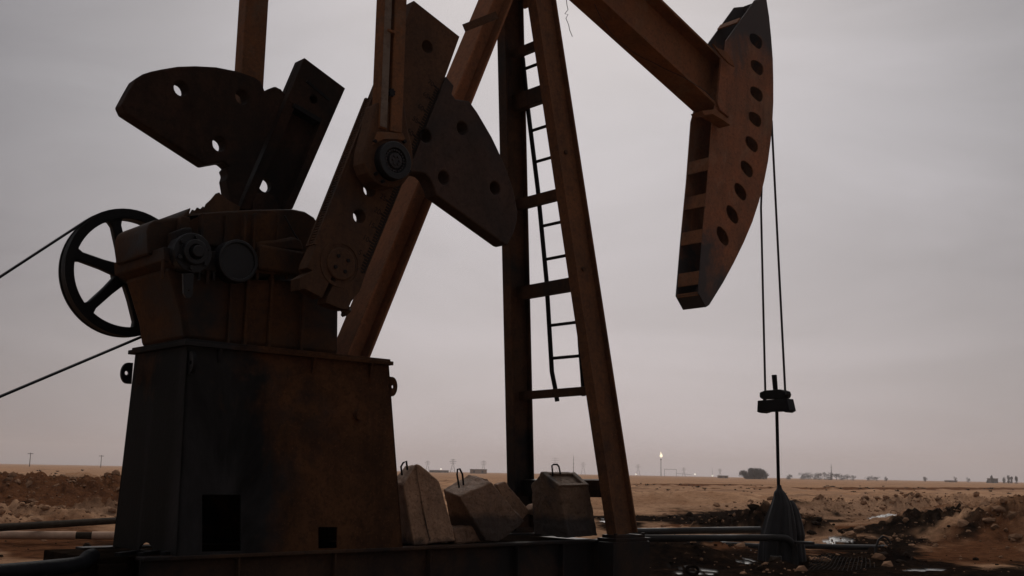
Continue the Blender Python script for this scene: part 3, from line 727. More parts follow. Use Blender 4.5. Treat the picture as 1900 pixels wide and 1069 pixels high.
# --- samson post
NB, NTp = Vector((7.26, 6.50, .43)), Vector((6.56, 6.94, 5.55))
FB, FT_ = Vector((7.24, 7.78, .41)), Vector((6.56, 7.345, 5.55))
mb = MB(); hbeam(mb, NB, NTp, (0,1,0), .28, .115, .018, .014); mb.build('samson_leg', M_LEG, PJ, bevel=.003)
mb = MB(); hbeam(mb, FB, FT_, (0,1,0), .255, .115, .018, .014); mb.build('samson_leg', M_LEG_SHADED, PJ, bevel=.003)
for b_, y in ((NB, 6.5), (FB, 7.82)):
    mb = MB(); mb.box(b_.x-.2, b_.x+.22, y-.1, y+.12, ZB-.012, ZB+.018); mb.box(b_.x-.16, b_.x+.18, y-.085, y+.1, ZB+.018, ZB+.045); bp_ = mb.build('foot_plate', M_SKID, PJ, bevel=.004)
    for dx in (-.17, .19): 
        mb = MB(); mb.tube([(b_.x+dx, y-.07, ZB+.01),(b_.x+dx, y-.07, ZB+.06)], .018, 6); mb.build('anchor_bolt', M_SKID, bp_)
def legpt(t): return NB.lerp(NTp, t), FB.lerp(FT_, t)
def barat(px, py):
    best = None
    for k in range(400):
        t = k/400; a, b_ = legpt(t); m_ = (a+b_)/2
        for s_ in (.25,):
            q = a.lerp(b_, s_); vv = q-CAM; dd_ = vv.dot(Fw); yy = CY-FPX*vv.dot(Up)/dd_
            if best is None or abs(yy-py) < best[0]: best = (abs(yy-py), t)
    return best[1]
Yv = Vector((0, 1, 0))
for py, hh_ in ((80, .03), (172, .072), (360, .044), (528, .058), (727, .034), (908, .07)):
    t = barat(0, py); a, b_ = legpt(t); ax = (NTp-NB).normalized(); ax = Vector((ax.x, 0, ax.z)).normalized(); dx = Vector((ax.z, 0, -ax.x))
    mb = MB(); mb.bar(a, b_, ax, dx, hh_, .007); 
    mb.bar(a+ax*hh_+dx*.04, b_+ax*hh_+dx*.04, ax, dx, .006, .047); mb.bar(a-ax*hh_+dx*.04, b_-ax*hh_+dx*.04, ax, dx, .006, .047)
    mb.build('cross_bar', M_LEG_SHADED, PJ, bevel=.002)
for py in (290, 505):
    t = barat(0, py); a, b_ = legpt(t); mb = MB(); mb.cylY(a.x, a.z, a.y-.022, a.y, .022, 8); mb.build('gusset_bolt', M_LEG_SHADED, PJ)
# rear brace
BB, BT = Vector((4.755, Y0, zt+.05)), Vector((6.28, Y0, 5.45))
mb = MB(); hbeam(mb, BB, BT, (0,1,0), .20, .26, .02, .02); br = mb.build('rear_brace', M_BRACE, PJ, bevel=.003)
mb = MB(); mb.box(BB.x-.16, BB.x+.18, Y0-.15, Y0+.15, zt+.045, zt+.07); mb.build('brace_foot', M_GEAR, br, bevel=.004)
a = onY(861, 52, Y0-.17); b_ = onY(922, 28, Y0-.17)
mb = MB(); dv = (b_-a).normalized(); mb.bar(a-dv*.0, b_, Vector((0,1,0)), dv.cross(Vector((0,1,0))), .006, .034); mb.build('flat_bracket', M_LEG_SHADED, br)

# ladder behind the post
La, Lb = onX(969, 108, 6.75), onX(1030, 720, 7.26)
LAD = MB()
def railpts(px_list): return [onX(px, py, X_) for px, py, X_ in px_list]
lad_par = bpy.data.objects.new('ladder', None); COL.objects.link(lad_par); lad_par.parent = PJ; lad_par.location = Vector((7.3, Y0, 2))-worldloc(PJ)
def legx(z): return NB.x+(NTp.x-NB.x)*(z-NB.z)/(NTp.z-NB.z)+.10
def onL(px, py):   # point on the sloping ladder plane
    X_ = 7.1
    for _ in range(8):
        q = onX(px, py, X_); X_ = legx(q.z)
    return onX(px, py, X_)
lrail = [onL(*p) for p in ((970,108),(978,190),(998,352),(1014,520),(1024,690),(1030,720),(1034,745))]
wl = lrail[0]; gap = .30
rrail = [onL(*p) for p in ((1074,590),(1076,640),(1080,690),(1083,735))]
sp_y = lrail[4].y - rrail[2].y
mb = MB()
mb.tube(lrail, .022, 8); mb.build('rail', M_BLACK, lad_par, smooth=True)
rfull = [p_+Vector((0, -sp_y, 0)) for p_ in lrail[:4]]+[rrail[1], rrail[2], rrail[3]]
mb = MB(); mb.tube(rfull, .02, 8); mb.build('rail', M_BLACK, lad_par, smooth=True)
def railat(rail, z):
    for i in range(len(rail)-1):
        if rail[i].z >= z >= rail[i+1].z:
            t = (rail[i].z-z)/(rail[i].z-rail[i+1].z); return rail[i].lerp(rail[i+1], t)
    return rail[0] if z > rail[0].z else rail[-1]
for px, py in ((974,128),(0,185),(989,242),(996,300),(1005,420),(1009,482),(1017,540),(1021,604),(1024,665)):
    if px == 0: continue
    z = onL(px, py).z; mb = MB(); mb.tube([railat(lrail, z), railat(rfull, z)], .016, 8); mb.build('rung', M_BLACK, lad_par, smooth=True)

# --- walking beam
def bb(X): return 5.71-.345*(X-7.38)       # underside of the beam
d_ = Vector((1, 0, -.345)).normalized(); nrm = Vector((.345, 0, 1)).normalized(); BD = .60
A_ = Vector((3.6, Y0, bb(3.6)))+nrm*BD/2; B_ = Vector((9.52, Y0, bb(9.52)))+nrm*BD/2
mb = MB(); hbeam(mb, A_, B_, (0,1,0), BD, .32, .03, .022); wb = mb.build('walking_beam', M_BEAM, PJ, bevel=.004)
for X in (9.38, 7.0, 6.3, 4.3):
    c = Vector((X, Y0, bb(X)))+nrm*BD/2
    mb = MB(); mb.obox(c, d_, Yv, nrm, .008, .145, BD/2-.03); mb.build('web_stiffener', M_BEAM, wb)
mb = MB(); mb.box(6.3, 6.85, 6.88, 7.44, 5.5, 5.56); mb.box(6.46, 6.7, 6.95, 7.37, 5.56, 5.83); mb.cylY(6.58, 5.83, 6.9, 7.42, .13, 24); mb.build('saddle_bearing', M_LEG, PJ, bevel=.01)
mb = MB(); mb.box(4.2, 4.55, 6.0, 8.34, 6.1, 6.4); mb.build('equalizer_bar', M_BEAM, PJ, bevel=.01)
mb = MB(); mb.box(4.22, 4.5, 6.98, 7.34, 6.4, bb(4.36)+.0); mb.build('equalizer_bearing', M_BEAM, PJ, bevel=.01)
# dangling wire under the beam
wz = [onY(p[0], p[1], Y0-.1) for p in ((1050,-12),(1052,10),(1054,18),(1048,26),(1054,27),(1050,34),(1055,46),(1057,56),(1062,68))]
mb = MB(); mb.tube(wz, .0035, 5); tag(mb.build('loose_wire', M_ROPE), 'thin kinked loose wire dangling below the walking beam beside the samson post', 'wire')
mb = MB(); pts = []
for k in range(25):
    t = k/24; X = 7.5+1.75*t; pts.append(Vector((X, 7.1+.16*math.sin(t*5), bb(X)-.012-.01*abs(math.sin(t*17)))))
mb.tube(pts, .004, 5); mb.build('clinging_wire', M_ROPE, wb)

# --- horse head
HN, HF = 7.0, 7.31
outl = [(1401,0),(1422,-2),(1427,30),(1431,70),(1434,110),(1435,150),(1435,190),(1433,230),(1430,262),(1425,300),(1418,336),(1408,375),(1396,412),(1380,450),(1362,487),(1342,524),(1316,566),(1310,570),(1296,544),(1304,440),(1314,330),(1322,215),(1334,170),(1345,96),(1347,76)]
op = T(outl, HN)
holes = []
HA = [(-10,-7),(-9,-12),(-5,-14),(1,-12),(8,-7),(11,0),(11,8),(8,13),(3,12),(-3,7),(-8,1)]
HB = [(-9,-13),(-6,-17),(-2,-16),(4,-10),(9,-1),(11,8),(10,15),(6,17),(0,13),(-6,4),(-9,-5)]
for n_, p in enumerate(((1402,77),(1404,126),(1403,175),(1400,222),(1394,268),(1385,314),(1373,356),(1358,398),(1340,438))):
    k_ = max(0, (n_-3)/5); ring = [(lerp(a[0], b_[0], k_), lerp(a[1], b_[1], k_)) for a, b_ in zip(HA, HB)]
    for _ in range(2): ring = [q for i_ in range(len(ring)) for q in ((ring[i_-1][0]*.75+ring[i_][0]*.25, ring[i_-1][1]*.75+ring[i_][1]*.25), (ring[i_-1][0]*.25+ring[i_][0]*.75, ring[i_-1][1]*.25+ring[i_][1]*.75))]
    holes.append(T([(p[0]+1.16*q[0], p[1]+1.1*q[1]) for q in ring], HN))
hh = empty('horse_head', (0, 0, 0), None, None); COL.objects.unlink(hh); bpy.data.objects.remove(hh)
hd = bpy.data.objects.new('horse_head', None); COL.objects.link(hd); hd.parent = PJ; hd.location = Vector((9.5, Y0, 5))-worldloc(PJ)
mb = MB(); mb.plateY(op, HN, HN+.014, holes); mb.build('side_plate', M_HEAD, hd)
mb = MB(); mb.plateY(op, HF-.014, HF); mb.build('side_plate', M_HEAD, hd)
# curved face between the plates
face = op[1:17]
mb = MB()
vs = []; fs = []
for (x, z) in face:
    nx, nz = x-6.9, z-5.5; l = math.hypot(nx, nz); nx /= l; nz /= l
    vs += [(x-.03*nx, HN+.014, z-.03*nz), (x-.03*nx, HF-.014, z-.03*nz), (x-.045*nx, HF-.014, z-.045*nz), (x-.045*nx, HN+.014, z-.045*nz)]
for i in range(len(face)-1):
    for k in range(4):
        fs.append((4*i+k, 4*i+(k+1) % 4, 4*i+4+(k+1) % 4, 4*i+4+k))
mb.add(vs, fs); mb.build('face_plate', M_HEAD, hd, smooth=True)
back = [Vector(p) for p in (op[18], op[19], op[20], op[21])]
for py in (545, 514, 437, 370, 303):
    # batten across the back edge at this height
    pts_ = [op[18], op[19], op[20], op[21]]
    best = None
    for i in range(3):
        for k in range(60):
            t = k/60; x = lerp(pts_[i][0], pts_[i+1][0], t); z = lerp(pts_[i][1], pts_[i+1][1], t)
            vv = Vector((x, HN, z))-CAM; yy = CY-FPX*vv.dot(Up)/vv.dot(Fw)
            if best is None or abs(yy-py) < best[0]: best = (abs(yy-py), x, z)
    _, x, z = best
    hgt = .075 if py != 545 else .02
    e = Vector((op[21][0]-op[18][0], 0, op[21][1]-op[18][1])).normalized(); n_ = Vector((e.z, 0, -e.x))
    mb = MB(); mb.bar(Vector((x, HN+.014, z))+n_*.012, Vector((x, HF-.014, z))+n_*.012, e, n_, hgt, .008); mb.build('batten', M_BEAM, hd)
# bottom cap and top battens
mb = MB(); mb.add([(op[18][0],HN,op[18][1]),(op[18][0],HF,op[18][1]),(op[17][0],HF,op[17][1]),(op[17][0],HN,op[17][1])], [(0,1,2,3)])
mb.build('end_plate', M_HEAD, hd)
for t0, t1 in ((.02, .22), (.42, .62)):
    A1 = Vector((lerp(op[0][0], op[24][0], t0), 0, lerp(op[0][1], op[24][1], t0))); A2 = Vector((lerp(op[0][0], op[24][0], t1), 0, lerp(op[0][1], op[24][1], t1)))
    c = (A1+A2)/2; e = (A2-A1); L_ = e.length; e.normalize(); n_ = Vector((e.z, 0, -e.x))
    if t0 > .3: mb = MB(); mb.bar(c+n_*.01+Yv*(HN+.014), c+n_*.01+Yv*(HF-.014), e, n_, L_*.28, .008); mb.build('batten', M_BEAM, hd)
# hinge plates where the beam end is welded in
xE, zE = T([(1352,118)], HN-.03)[0]
mb = MB()
mb.plateY(T([(1338,104),(1364,126),(1352,150),(1352,218),(1335,204),(1330,190)], HN-.02), HN-.03, HN-.002); mb.build('hinge_plate', M_HEAD, hd, bevel=.003)
mb = MB(); mb.plateY(T([(1302,206),(1325,203),(1344,216),(1355,233),(1341,223),(1322,212),(1306,214)], HN-.16), HN-.165, HN-.01); mb.build('latch_bar', M_BEAM, hd, bevel=.004)
mb = MB(); mb.plateY(T([(1322,82),(1331,90),(1346,96),(1358,113),(1362,124),(1352,118),(1338,104)], HN-.1), HN-.11, HN-.09); mb.build('latch_bar', M_BEAM, hd)

# --- bridle ropes, carrier bar, polished rod
XR = 10.585
rope_pts = [((1414,330),(1412,385),(1416,560),(1420,728)), ((1432,225),(1433,250),(1445,490),(1457,728))]
lab = ['thin wire rope nearer the samson post, running down to the carrier bar', 'thin wire rope on the outer side, leaving the horse head highest above the carrier bar']
for (pl_, lb_) in zip(rope_pts, lab):
    pts = [onX(px, py, XR+.03) for px, py in pl_]
    # the rope wraps up over the face
    yy = pts[0].y
    up_ = []
    for (x, z) in reversed(face):
        if z > pts[0].z+.05:
            nx, nz = x-6.9, z-5.5; l = math.hypot(nx, nz)
            up_.append(Vector((x-.018*nx/l, min(max(yy, HN+.03), HF-.03), z-.018*nz/l)))
    pts = list(reversed(up_)) + pts
    mb = MB(); mb.tube(pts, .0135, 8); tag(mb.build('wire_rope', M_ROPE, smooth=True), lb_, 'rope', 'bridle ropes of the horse head')
cc = onX(1441, 748, XR)
CB = empty('carrier_bar', cc, 'dark carrier bar clamping the two wire ropes to the polished rod', 'carrier bar')
ya_ = Vector((0, -1, 0))     # towards the right of the picture
def cb_pt(px, py): return onX(px, py, XR)
def cbpoly(pts, t0, t1):
    mb = MB(); q = [cb_pt(*p) for p in pts]
    return mb.plate([(v.y, v.z) for v in q], [], lambda u, v, k: Vector((XR+(t1 if k else t0), u, v)))
cbpoly([(1415,729),(1424,725),(1452,723),(1461,726),(1463,732),(1461,738),(1457,740),(1419,741),(1415,738)], -.06, .06).build('upper_clamp', M_BLACK, CB, bevel=.006)
cbpoly([(1412,744),(1466,740),(1471,762),(1464,766),(1457,763),(1440,764),(1427,764),(1417,767),(1411,765)], -.07, .07).build('lower_block', M_BLACK, CB, bevel=.006)
for p_, in (((1419, 741),), ((1460, 739),)):
    q = cb_pt(*p_); mb = MB(); mb.tube([q+Vector((0,0,.07)), q-Vector((0,0,.07))], .022, 8); mb.build('rope_socket', M_BLACK, CB)
top_, mid_, bot_ = cb_pt(1436.5, 696), cb_pt(1441, 750), cb_pt(1446, 905)
mb = MB(); mb.tube([top_, mid_, mid_-Vector((0,0,.03)), Vector((mid_.x, mid_.y, bot_.z-.3))], [.03, .027, .019, .019], 10)
tag(mb.build('polished_rod', M_BLACK, smooth=True), 'straight dark steel rod hanging from the carrier bar into the wrapped wellhead', 'rod')

# --- drive belt and motor (the motor stands just outside the picture)
u1, u2 = Vector(T([(131,430)], SY)[0]), Vector(T([(0,517)], SY)[0]); l1, l2 = Vector(T([(250,632)], SY)[0]), Vector(T([(0,737)], SY)[0])
du = (u2-u1).normalized(); dl = (l2-l1).normalized()
sc2 = Vector((SX, SZ)); nu = Vector((du.y, -du.x)); nl = Vector((-dl.y, dl.x))
if nu.y < 0: nu = -nu
if nl.y > 0: nl = -nl
cu_, cl_ = sc2+nu*(SR+.004), sc2+nl*(SR+.004)
pu = cu_+du*3.0; tl = (pu.x-cl_.x)/dl.x; pl2 = cl_+dl*tl
mc = (pu+pl2)/2; mr_ = abs(pu.y-pl2.y)/2*.95
au, al = math.atan2(nu.y, nu.x), math.atan2(nl.y, nl.x)
arc = [sc2+Vector((math.cos(a), math.sin(a)))*(SR+.004) for a in [au-(au-al)*k/30 for k in range(31)]]
arc2 = [mc+Vector((math.cos(a), math.sin(a)))*mr_ for a in [al-(al+2*math.pi-au)*k/14 for k in range(15)]]
ringp = arc+arc2
mb = MB(); n = len(ringp); hw = .04
vs = []; fs = []
for i, p in enumerate(ringp):
    tt = (ringp[(i+1) % n]-ringp[i-1]).normalized(); nn2 = Vector((-tt.y, tt.x))*.007
    for s_, y in ((1, SY-hw), (1, SY+hw), (-1, SY+hw), (-1, SY-hw)): q = p+nn2*s_; vs.append((q.x, y, q.y))
for i in range(n):
    j = (i+1) % n
    for k in range(4): fs.append((4*i+k, 4*j+k, 4*j+(k+1) % 4, 4*i+(k+1) % 4))
mb.add(vs, fs); tag(mb.build('drive_belt', M_HOSE), 'black drive belt running from the spoked sheave wheel out of the left edge', 'belt')
mo = empty('electric_motor', (mc.x, SY-.6, 0), 'grey motor on a low stand driving the belt, left of the pump jack', 'motor')
mb = MB(); mb.cylY(mc.x, mc.y, SY-.95, SY-.25, .24, 32)
for k in range(18):
    a = 2*math.pi*k/18; c_ = Vector((mc.x+.25*math.cos(a), SY-.6, mc.y+.25*math.sin(a))); mb.obox(c_, Vector((math.cos(a),0,math.sin(a))), Yv, Vector((-math.sin(a),0,math.cos(a))), .02, .28, .006)
mb.build('motor_body', M_BLACK, mo, smooth=True)
mb = MB(); mb.cylY(mc.x, mc.y, SY-.07, SY+.07, mr_-.01, 32); mb.cylY(mc.x, mc.y, SY-.25, SY-.07, .04, 16); mb.build('pulley', M_BLACK, mo, smooth=True)
for y in (SY-.9, SY-.35): mb = MB(); mb.box(mc.x-.3, mc.x+.3, y, y+.08, 0, mc.y-.2); mb.build('stand_leg', M_SKID, mo)

# ------------------------------------------------------------------ concrete ballast blocks
dt = bpy.data.textures.new('chips', 'CLOUDS'); dt.noise_scale = .09; dt.noise_depth = 4
def roughen(o, lv=5, st=.024, bev=.008):
    b = o.modifiers.new('edge', 'BEVEL'); b.width = bev; b.segments = 1; b.limit_method = 'ANGLE'; b.angle_limit = R(25)
    s = o.modifiers.new('cut', 'SUBSURF'); s.subdivision_type = 'SIMPLE'; s.levels = lv; s.render_levels = lv
    d = o.modifiers.new('chip', 'DISPLACE'); d.texture = dt; d.texture_coords = 'GLOBAL'; d.strength = st; d.mid_level = .5
def loop_(mb, pts, r=.008): mb.tube(pts, r, 6)
def block(front, yf, back, yb, name, label, mat, ridge=None, loopx=None, loopY=None, extra=None):
    f = T(front, yf); b_ = T(back, yb)
    zmin = ZB+.001
    f = [(x, max(z, zmin)) for x, z in f]; b_ = [(x, max(z, zmin)) for x, z in b_]
    c = Vector((sum(p[0] for p in f)/len(f), (yf+yb)/2, ZB))
    root = empty(name, c, label, 'concrete block', 'concrete ballast blocks on the skid')
    mb = MB(); n = len(f)
    mb.add([(x, yf, z) for x, z in f]+[(x, yb, z) for x, z in b_], [tuple(range(n)), tuple(reversed(range(n, 2*n)))]+[(i, i+n, (i+1) % n+n, (i+1) % n) for i in range(n)])
    o = mb.build('body', mat, root); roughen(o)
    if loopx:
        pts = [onY(px, py, loopY) for px, py in loopx]
        mb = MB(); loop_(mb, pts); mb.build('lifting_loop', M_BLACK, root, smooth=True)
    return root
A = block([(748,902),(772,861),(781,865),(814,892),(822,915),(846,1004),(768,1013)], 6.70, [(731,893),(752,864),(760,866),(789,888),(797,910),(818,998),(738,1006)], 7.12, 'ballast_block',
      'upright tan gabled concrete block with cracked face, right beside the pedestal', M_CONC_A, loopx=[(746,882),(744,866),(748,859),(754,856),(756,872)], loopY=6.85)
mb = MB(); mb.tube([onY(px, py, 6.694) for px, py in ((772,864),(775,890),(779,910),(783,935),(788,960),(793,985),(798,1004))], [.003,.004,.004,.005,.006,.005,.004], 6)
mb.build('crack', M_CONC_B, A)
B = block([(851,921),(912,895),(971,966),(966,976),(925,1007),(903,1004)], 6.72, [(822,909),(870,881),(903,888),(958,960),(928,992),(842,1002)], 7.02, 'ballast_block',
      'oil stained concrete block tipped over to the right between two upright blocks', M_CONC_B, loopx=[(852,905),(848,880),(849,871),(853,870),(858,880),(860,900)], loopY=6.84)
Dk = block([(1036,905),(1092,903),(1109,994),(1054,999)], 6.74, [(1002,879),(1066,880),(1088,990),(1020,995)], 6.94, 'ballast_block',
      'upright oily block with recessed roof panel standing beside the samson post foot', M_CONC_D, loopx=[(1026,884),(1024,864),(1027,862),(1034,862),(1037,866),(1040,880)], loopY=6.9)
# the back half of that block and its recessed panel
f = [(x, max(z, ZB)) for x, z in T([(1002,879),(1066,880),(1088,990),(1020,995)], 6.94)]
bk = [(x, max(z, ZB)) for x, z in T([(985,900),(1040,902),(1060,990),(990,992)], 7.14)]
mb = MB(); mb.add([(x, 6.93, z) for x, z in f]+[(x, 7.14, z) for x, z in bk], [(0,1,2,3),(7,6,5,4)]+[(i, i+4, (i+1) % 4+4, (i+1) % 4) for i in range(4)])
o = mb.build('back_half', M_CONC_D, Dk); roughen(o)
fr = [Vector((p[0], 6.74, p[1])) for p in T([(1036,905),(1092,903)], 6.74)]+[Vector((p[0], 6.94, p[1])) for p in T([(1066,880),(1002,879)], 6.94)]
cen = sum(fr, Vector())/4; nrm_ = (fr[1]-fr[0]).cross(fr[3]-fr[0]).normalized()
if nrm_.z < 0: nrm_ = -nrm_
mb = MB()
for i in range(4):
    a, b_ = fr[i], fr[(i+1) % 4]; a2_, b2_ = a.lerp(cen, .3), b_.lerp(cen, .3)
    h_ = nrm_*.022
    mb.hexa([a-h_, b_-h_, b2_-h_, a2_-h_, a+h_, b_+h_, b2_+h_, a2_+h_])
o = mb.build('panel_rim', M_CONC_D, Dk); roughen(o, 3, .012, .006)
block([(921,899),(938,894),(984,950),(962,970),(935,930)], 7.25, [(915,898),(930,893),(975,948),(955,968),(928,930)], 7.38, 'ballast_block',
      'small pale edged concrete slab leaning behind the tipped block, nearest the far samson leg', M_CONC_A)
r1 = [(840,985),(862,977),(892,975),(900,988),(894,1006),(845,1009)]
f = [(x, max(z, ZB)) for x, z in T(r1, 6.78)]
mb = MB(); mb.plateY(f, 6.78, 7.0); o = mb.build('concrete_chunk', M_CONC_B); roughen(o, 4, .03, .01); tag(o, 'broken flat concrete chunk wedged under the tipped block', 'concrete chunk')
mb = MB(); c_ = onY(988, 945, 7.3); rr_ = random.Random(4); rock(mb, (c_.x, 7.3, c_.z), .13, rr_); o = mb.build('stone', M_PALEPIPE); roughen(o, 3, .02)
tag(o, 'pale yellowish stone showing between the leaning slab and the upright oily block', 'stone')
del o

# ------------------------------------------------------------------ wellhead under its tarpaulin
wx, wy = XR, bot_.y
WH = empty('wrapped_wellhead', (wx, wy, 0), 'wellhead wrapped in draped black tarpaulin under the polished rod', 'wellhead')
def drape(cx, cy, prof, name, mat, folds, amp, seed, ell=1.0, par=WH):
    rnd_ = random.Random(seed); ph = [rnd_.uniform(0, 6.28) for _ in range(6)]
    mb = MB(); n = 96; vs = []; fs = []
    rows = 48
    zs = [prof[0][0]+(prof[-1][0]-prof[0][0])*k/(rows-1) for k in range(rows)]
    for z in zs:
        for i in range(len(prof)-1):
            if prof[i][0] >= z >= prof[i+1][0]-1e-9: break
        t = (prof[i][0]-z)/(prof[i][0]-prof[i+1][0]+1e-9); r_ = lerp(prof[i][1], prof[i+1][1], t); ox = lerp(prof[i][2], prof[i+1][2], t)
        dn = (prof[0][0]-z)/(prof[0][0]-prof[-1][0])
        for k in range(n):
            a = 2*math.pi*k/n
            w = sum((math.sin(a*f_+ph[j]+z*(1.4 if j % 2 else -1.1)) if j != 2 else 1-2*abs(math.sin(a*f_/2+ph[j]+z*.8))**.6)*g for j, (f_, g) in enumerate(folds))
            rr = .92*r_*(1+amp*w*(.25+.75*min(1, dn*2.2)))
            # offset ox runs to the right of the picture
            vs.append((cx+sa*ox+rr*math.cos(a), cy-ca*ox+rr*ell*math.sin(a), z))
    for i in range(rows-1):
        for k in range(n):
            k2 = (k+1) % n; fs.append((i*n+k, i*n+k2, (i+1)*n+k2, (i+1)*n+k))
    fs.append(tuple(range(n)))
    mb.add(vs, fs); return mb.build(name, mat, par, smooth=True)
zt_ = bot_.z
drape(wx, wy, [(zt_+.03, .022, 0), (zt_-.02, .035, 0), (zt_-.05, .065, 0), (zt_-.10, .085, .012), (zt_-.2, .125, .015), (zt_-.34, .165, .0), (zt_-.50, .20, -.02), (zt_-.65, .215, -.03), (zt_-.80, .225, -.035), (-.02, .24, -.03)],
      'tarpaulin', M_CLOTH, ((2, .6), (5, .5), (9, .5), (14, .25), (21, .16)), .11, 5)
drape(wx+.12, wy+.05, [(zt_-.14, .02, .10), (zt_-.18, .05, .11), (zt_-.26, .075, .125), (zt_-.40, .10, .14), (zt_-.52, .115, .145), (zt_-.60, .10, .15), (-.02, .12, .155)], 'valve_wrap', M_CLOTH, ((3, .6), (6, .5), (10, .35)), .09, 9)
c_ = onX(1491, 1007, XR); mb = MB(); mb.obox((c_.x, c_.y, c_.z), Vector((sa,-ca,0)), Vector((ca,sa,0)), Vector((0,0,1)), .10, .08, .014); mb.build('flange', M_PIPE, WH, bevel=.004)

# ------------------------------------------------------------------ pipes and litter round the well
def pipe(pts, r, name, label, cat='pipe', mat=M_PIPE, group=None, n=14):
    mb = MB(); mb.tube(pts, r, n); return tag(mb.build(name, mat, smooth=True), label, cat, group)
def gp(px, py, z): return onZ(px, py, z)
pipe([gp(1150,987,.17), gp(1300,984.5,.17), gp(1410,983,.17)], .048, 'flow_pipe', 'black pipe with blunt end, uppermost of the pipes beside the wellhead', group='pipes between skid and wellhead')
el = [gp(1140,999,.30), gp(1300,998.5,.3), gp(1440,998,.3)]
cE = gp(1452, 998, .3); dirx = (el[2]-el[0]).normalized(); rB = .15
bend = [cE+dirx*(rB*math.sin(a))-Vector((0,0,rB*(1-math.cos(a)))) for a in [k*math.pi/16 for k in range(9)]]
pipe(el+bend+[Vector((bend[-1].x, bend[-1].y, -.12))], .037, 'flow_pipe', 'long black pipe bending down at its right end in front of the wellhead', group='pipes between skid and wellhead')
pipe([gp(1200,1004,.12), gp(1300,1009,.10), gp(1415,1016,.08)], .046, 'flow_pipe', 'black pipe lying lowest, sloping under the long bent pipe', group='pipes between skid and wellhead')
pipe([gp(1490,1013,.11), gp(1560,1015,.08), gp(1645,1016,.06)], .034, 'flow_pipe', 'thin black pipe leaving the wellhead towards the black heap')
pipe([gp(1205,1030,.10), gp(1225,1040,.05), gp(1250,1053,.02)], .02, 'iron_rod', 'short dark rod lying on the oily ground beside the skid end', 'rod')
# stub pipe, open at the top
sp_ = onZ(1440, 1046, .05); mb = MB(); vs = []
n = 28
for r_, z in ((.062,-.05),(.062,.13),(.05,.13),(.05,-.02)):
    vs += [(sp_.x+r_*math.cos(2*math.pi*k/n), sp_.y+r_*math.sin(2*math.pi*k/n), z) for k in range(n)]
fs = [(i*n+k, i*n+(k+1) % n, (i+1)*n+(k+1) % n, (i+1)*n+k) for i in range(3) for k in range(n)]
mb.add(vs, fs); tag(mb.build('pipe_stub', M_PIPE, smooth=True), 'short open pipe stub standing upright in front of the tarpaulin', 'pipe stub')
# ring coupling by the bottom edge
c_ = onZ(1285, 1058, .05); mb = MB(); ring = []
for k in range(21):
    a = 2*math.pi*k/20; ring.append(Vector((c_.x, c_.y, c_.z))+Vector((sa,-ca,0))*.055*math.cos(a)+Vector((.15,.2,1)).normalized()*.04*math.sin(a))
mb.tube(ring, .016, 8, cap=False); tag(mb.build('pipe_ring', M_DECK, smooth=True), 'black steel ring half sunk in oily mud near the bottom edge', 'ring')
# bent hoop of rod over the black heap
def grd(px, py, n_=6):
    z = 0.0
    for _ in range(n_): q = onZ(px, py, z); z = gz(q.x, q.y)
    return onZ(px, py, z)
b0 = at(1634, 13.3); b0.z = gz(b0.x, b0.y)+.03; hp = []
for dx, dz in ((-.09,-.06),(-.085,.05),(-.05,.14),(.0,.18),(.05,.16),(.09,.1)): hp.append(Vector((b0.x+sa*dx, b0.y-ca*dx, b0.z+dz)))
pipe(hp, .013, 'bent_rod', 'thin bent hoop of rod sticking out of the black heap', 'rod', n=6)
# white scraps
for (px, py, w_, h_, lb_) in ((1379,1022,.055,.02,'larger white scrap lying under the black pipes left of the tarpaulin'), (1394,1024,.022,.02,'small white scrap right next to the tarpaulin edge'), (1287,1015,.07,.006,'thin white strip lying under the pipes farther from the tarpaulin')):
    q = onZ(px, py, .045); rs = random.Random(px); mb = MB(); pts = []
    for k in range(9):
        a = 2*math.pi*k/9; r_ = rs.uniform(.75, 1.15); pts.append((w_*r_*math.cos(a), h_*r_*math.sin(a)))
    mb.plate(pts, [], lambda u, v, k: Vector((q.x+sa*u+(.02 if k else 0)*ca, q.y-ca*u+(.02 if k else 0)*sa, q.z+v)))
    tag(mb.build('plastic_scrap', M_WHITE), lb_, 'scrap', 'white scraps under the pipes')
# mesh mat in the right foreground
g00, g10, g11, g01 = onZ(1498, 1066, .05), onZ(1640, 1060, .05), onZ(1600, 1036, .05), onZ(1502, 1038, .05)
mz = max(gz(p.x, p.y) for p in (g00, g10, g11, g01, (g00+g11)/2))*.6+.015
def gpt(u, v):
    u = min(1, max(0, u)); p = g00.lerp(g10, u).lerp(g01.lerp(g11, u), v); return Vector((p.x, p.y, mz+.012*math.sin(u*9+v*5)+.02*u*v))
mb = MB()
for k in range(-4, 17):
    pts = [gpt(k/16+.3*j/8, j/8) for j in range(9) if 0 <= k/16+.3*j/8 <= 1]
    if len(pts) > 2: mb.tube(pts, .0035, 5)
for k in range(7): mb.tube([gpt(j/12, k/6)-Vector((0,0,.006)) for j in range(13)], .003, 5)
tag(mb.build('steel_mesh_mat', M_MAT), 'dark wire mesh mat lying on oily ground right of the wellhead', 'mesh mat')
c_ = onZ(1811, 1038, .02); mb = MB(); rock(mb, c_, .05, random.Random(3)); tag(mb.build('stone', M_CLODK), 'single dark stone on the orange sand at far right', 'stone')

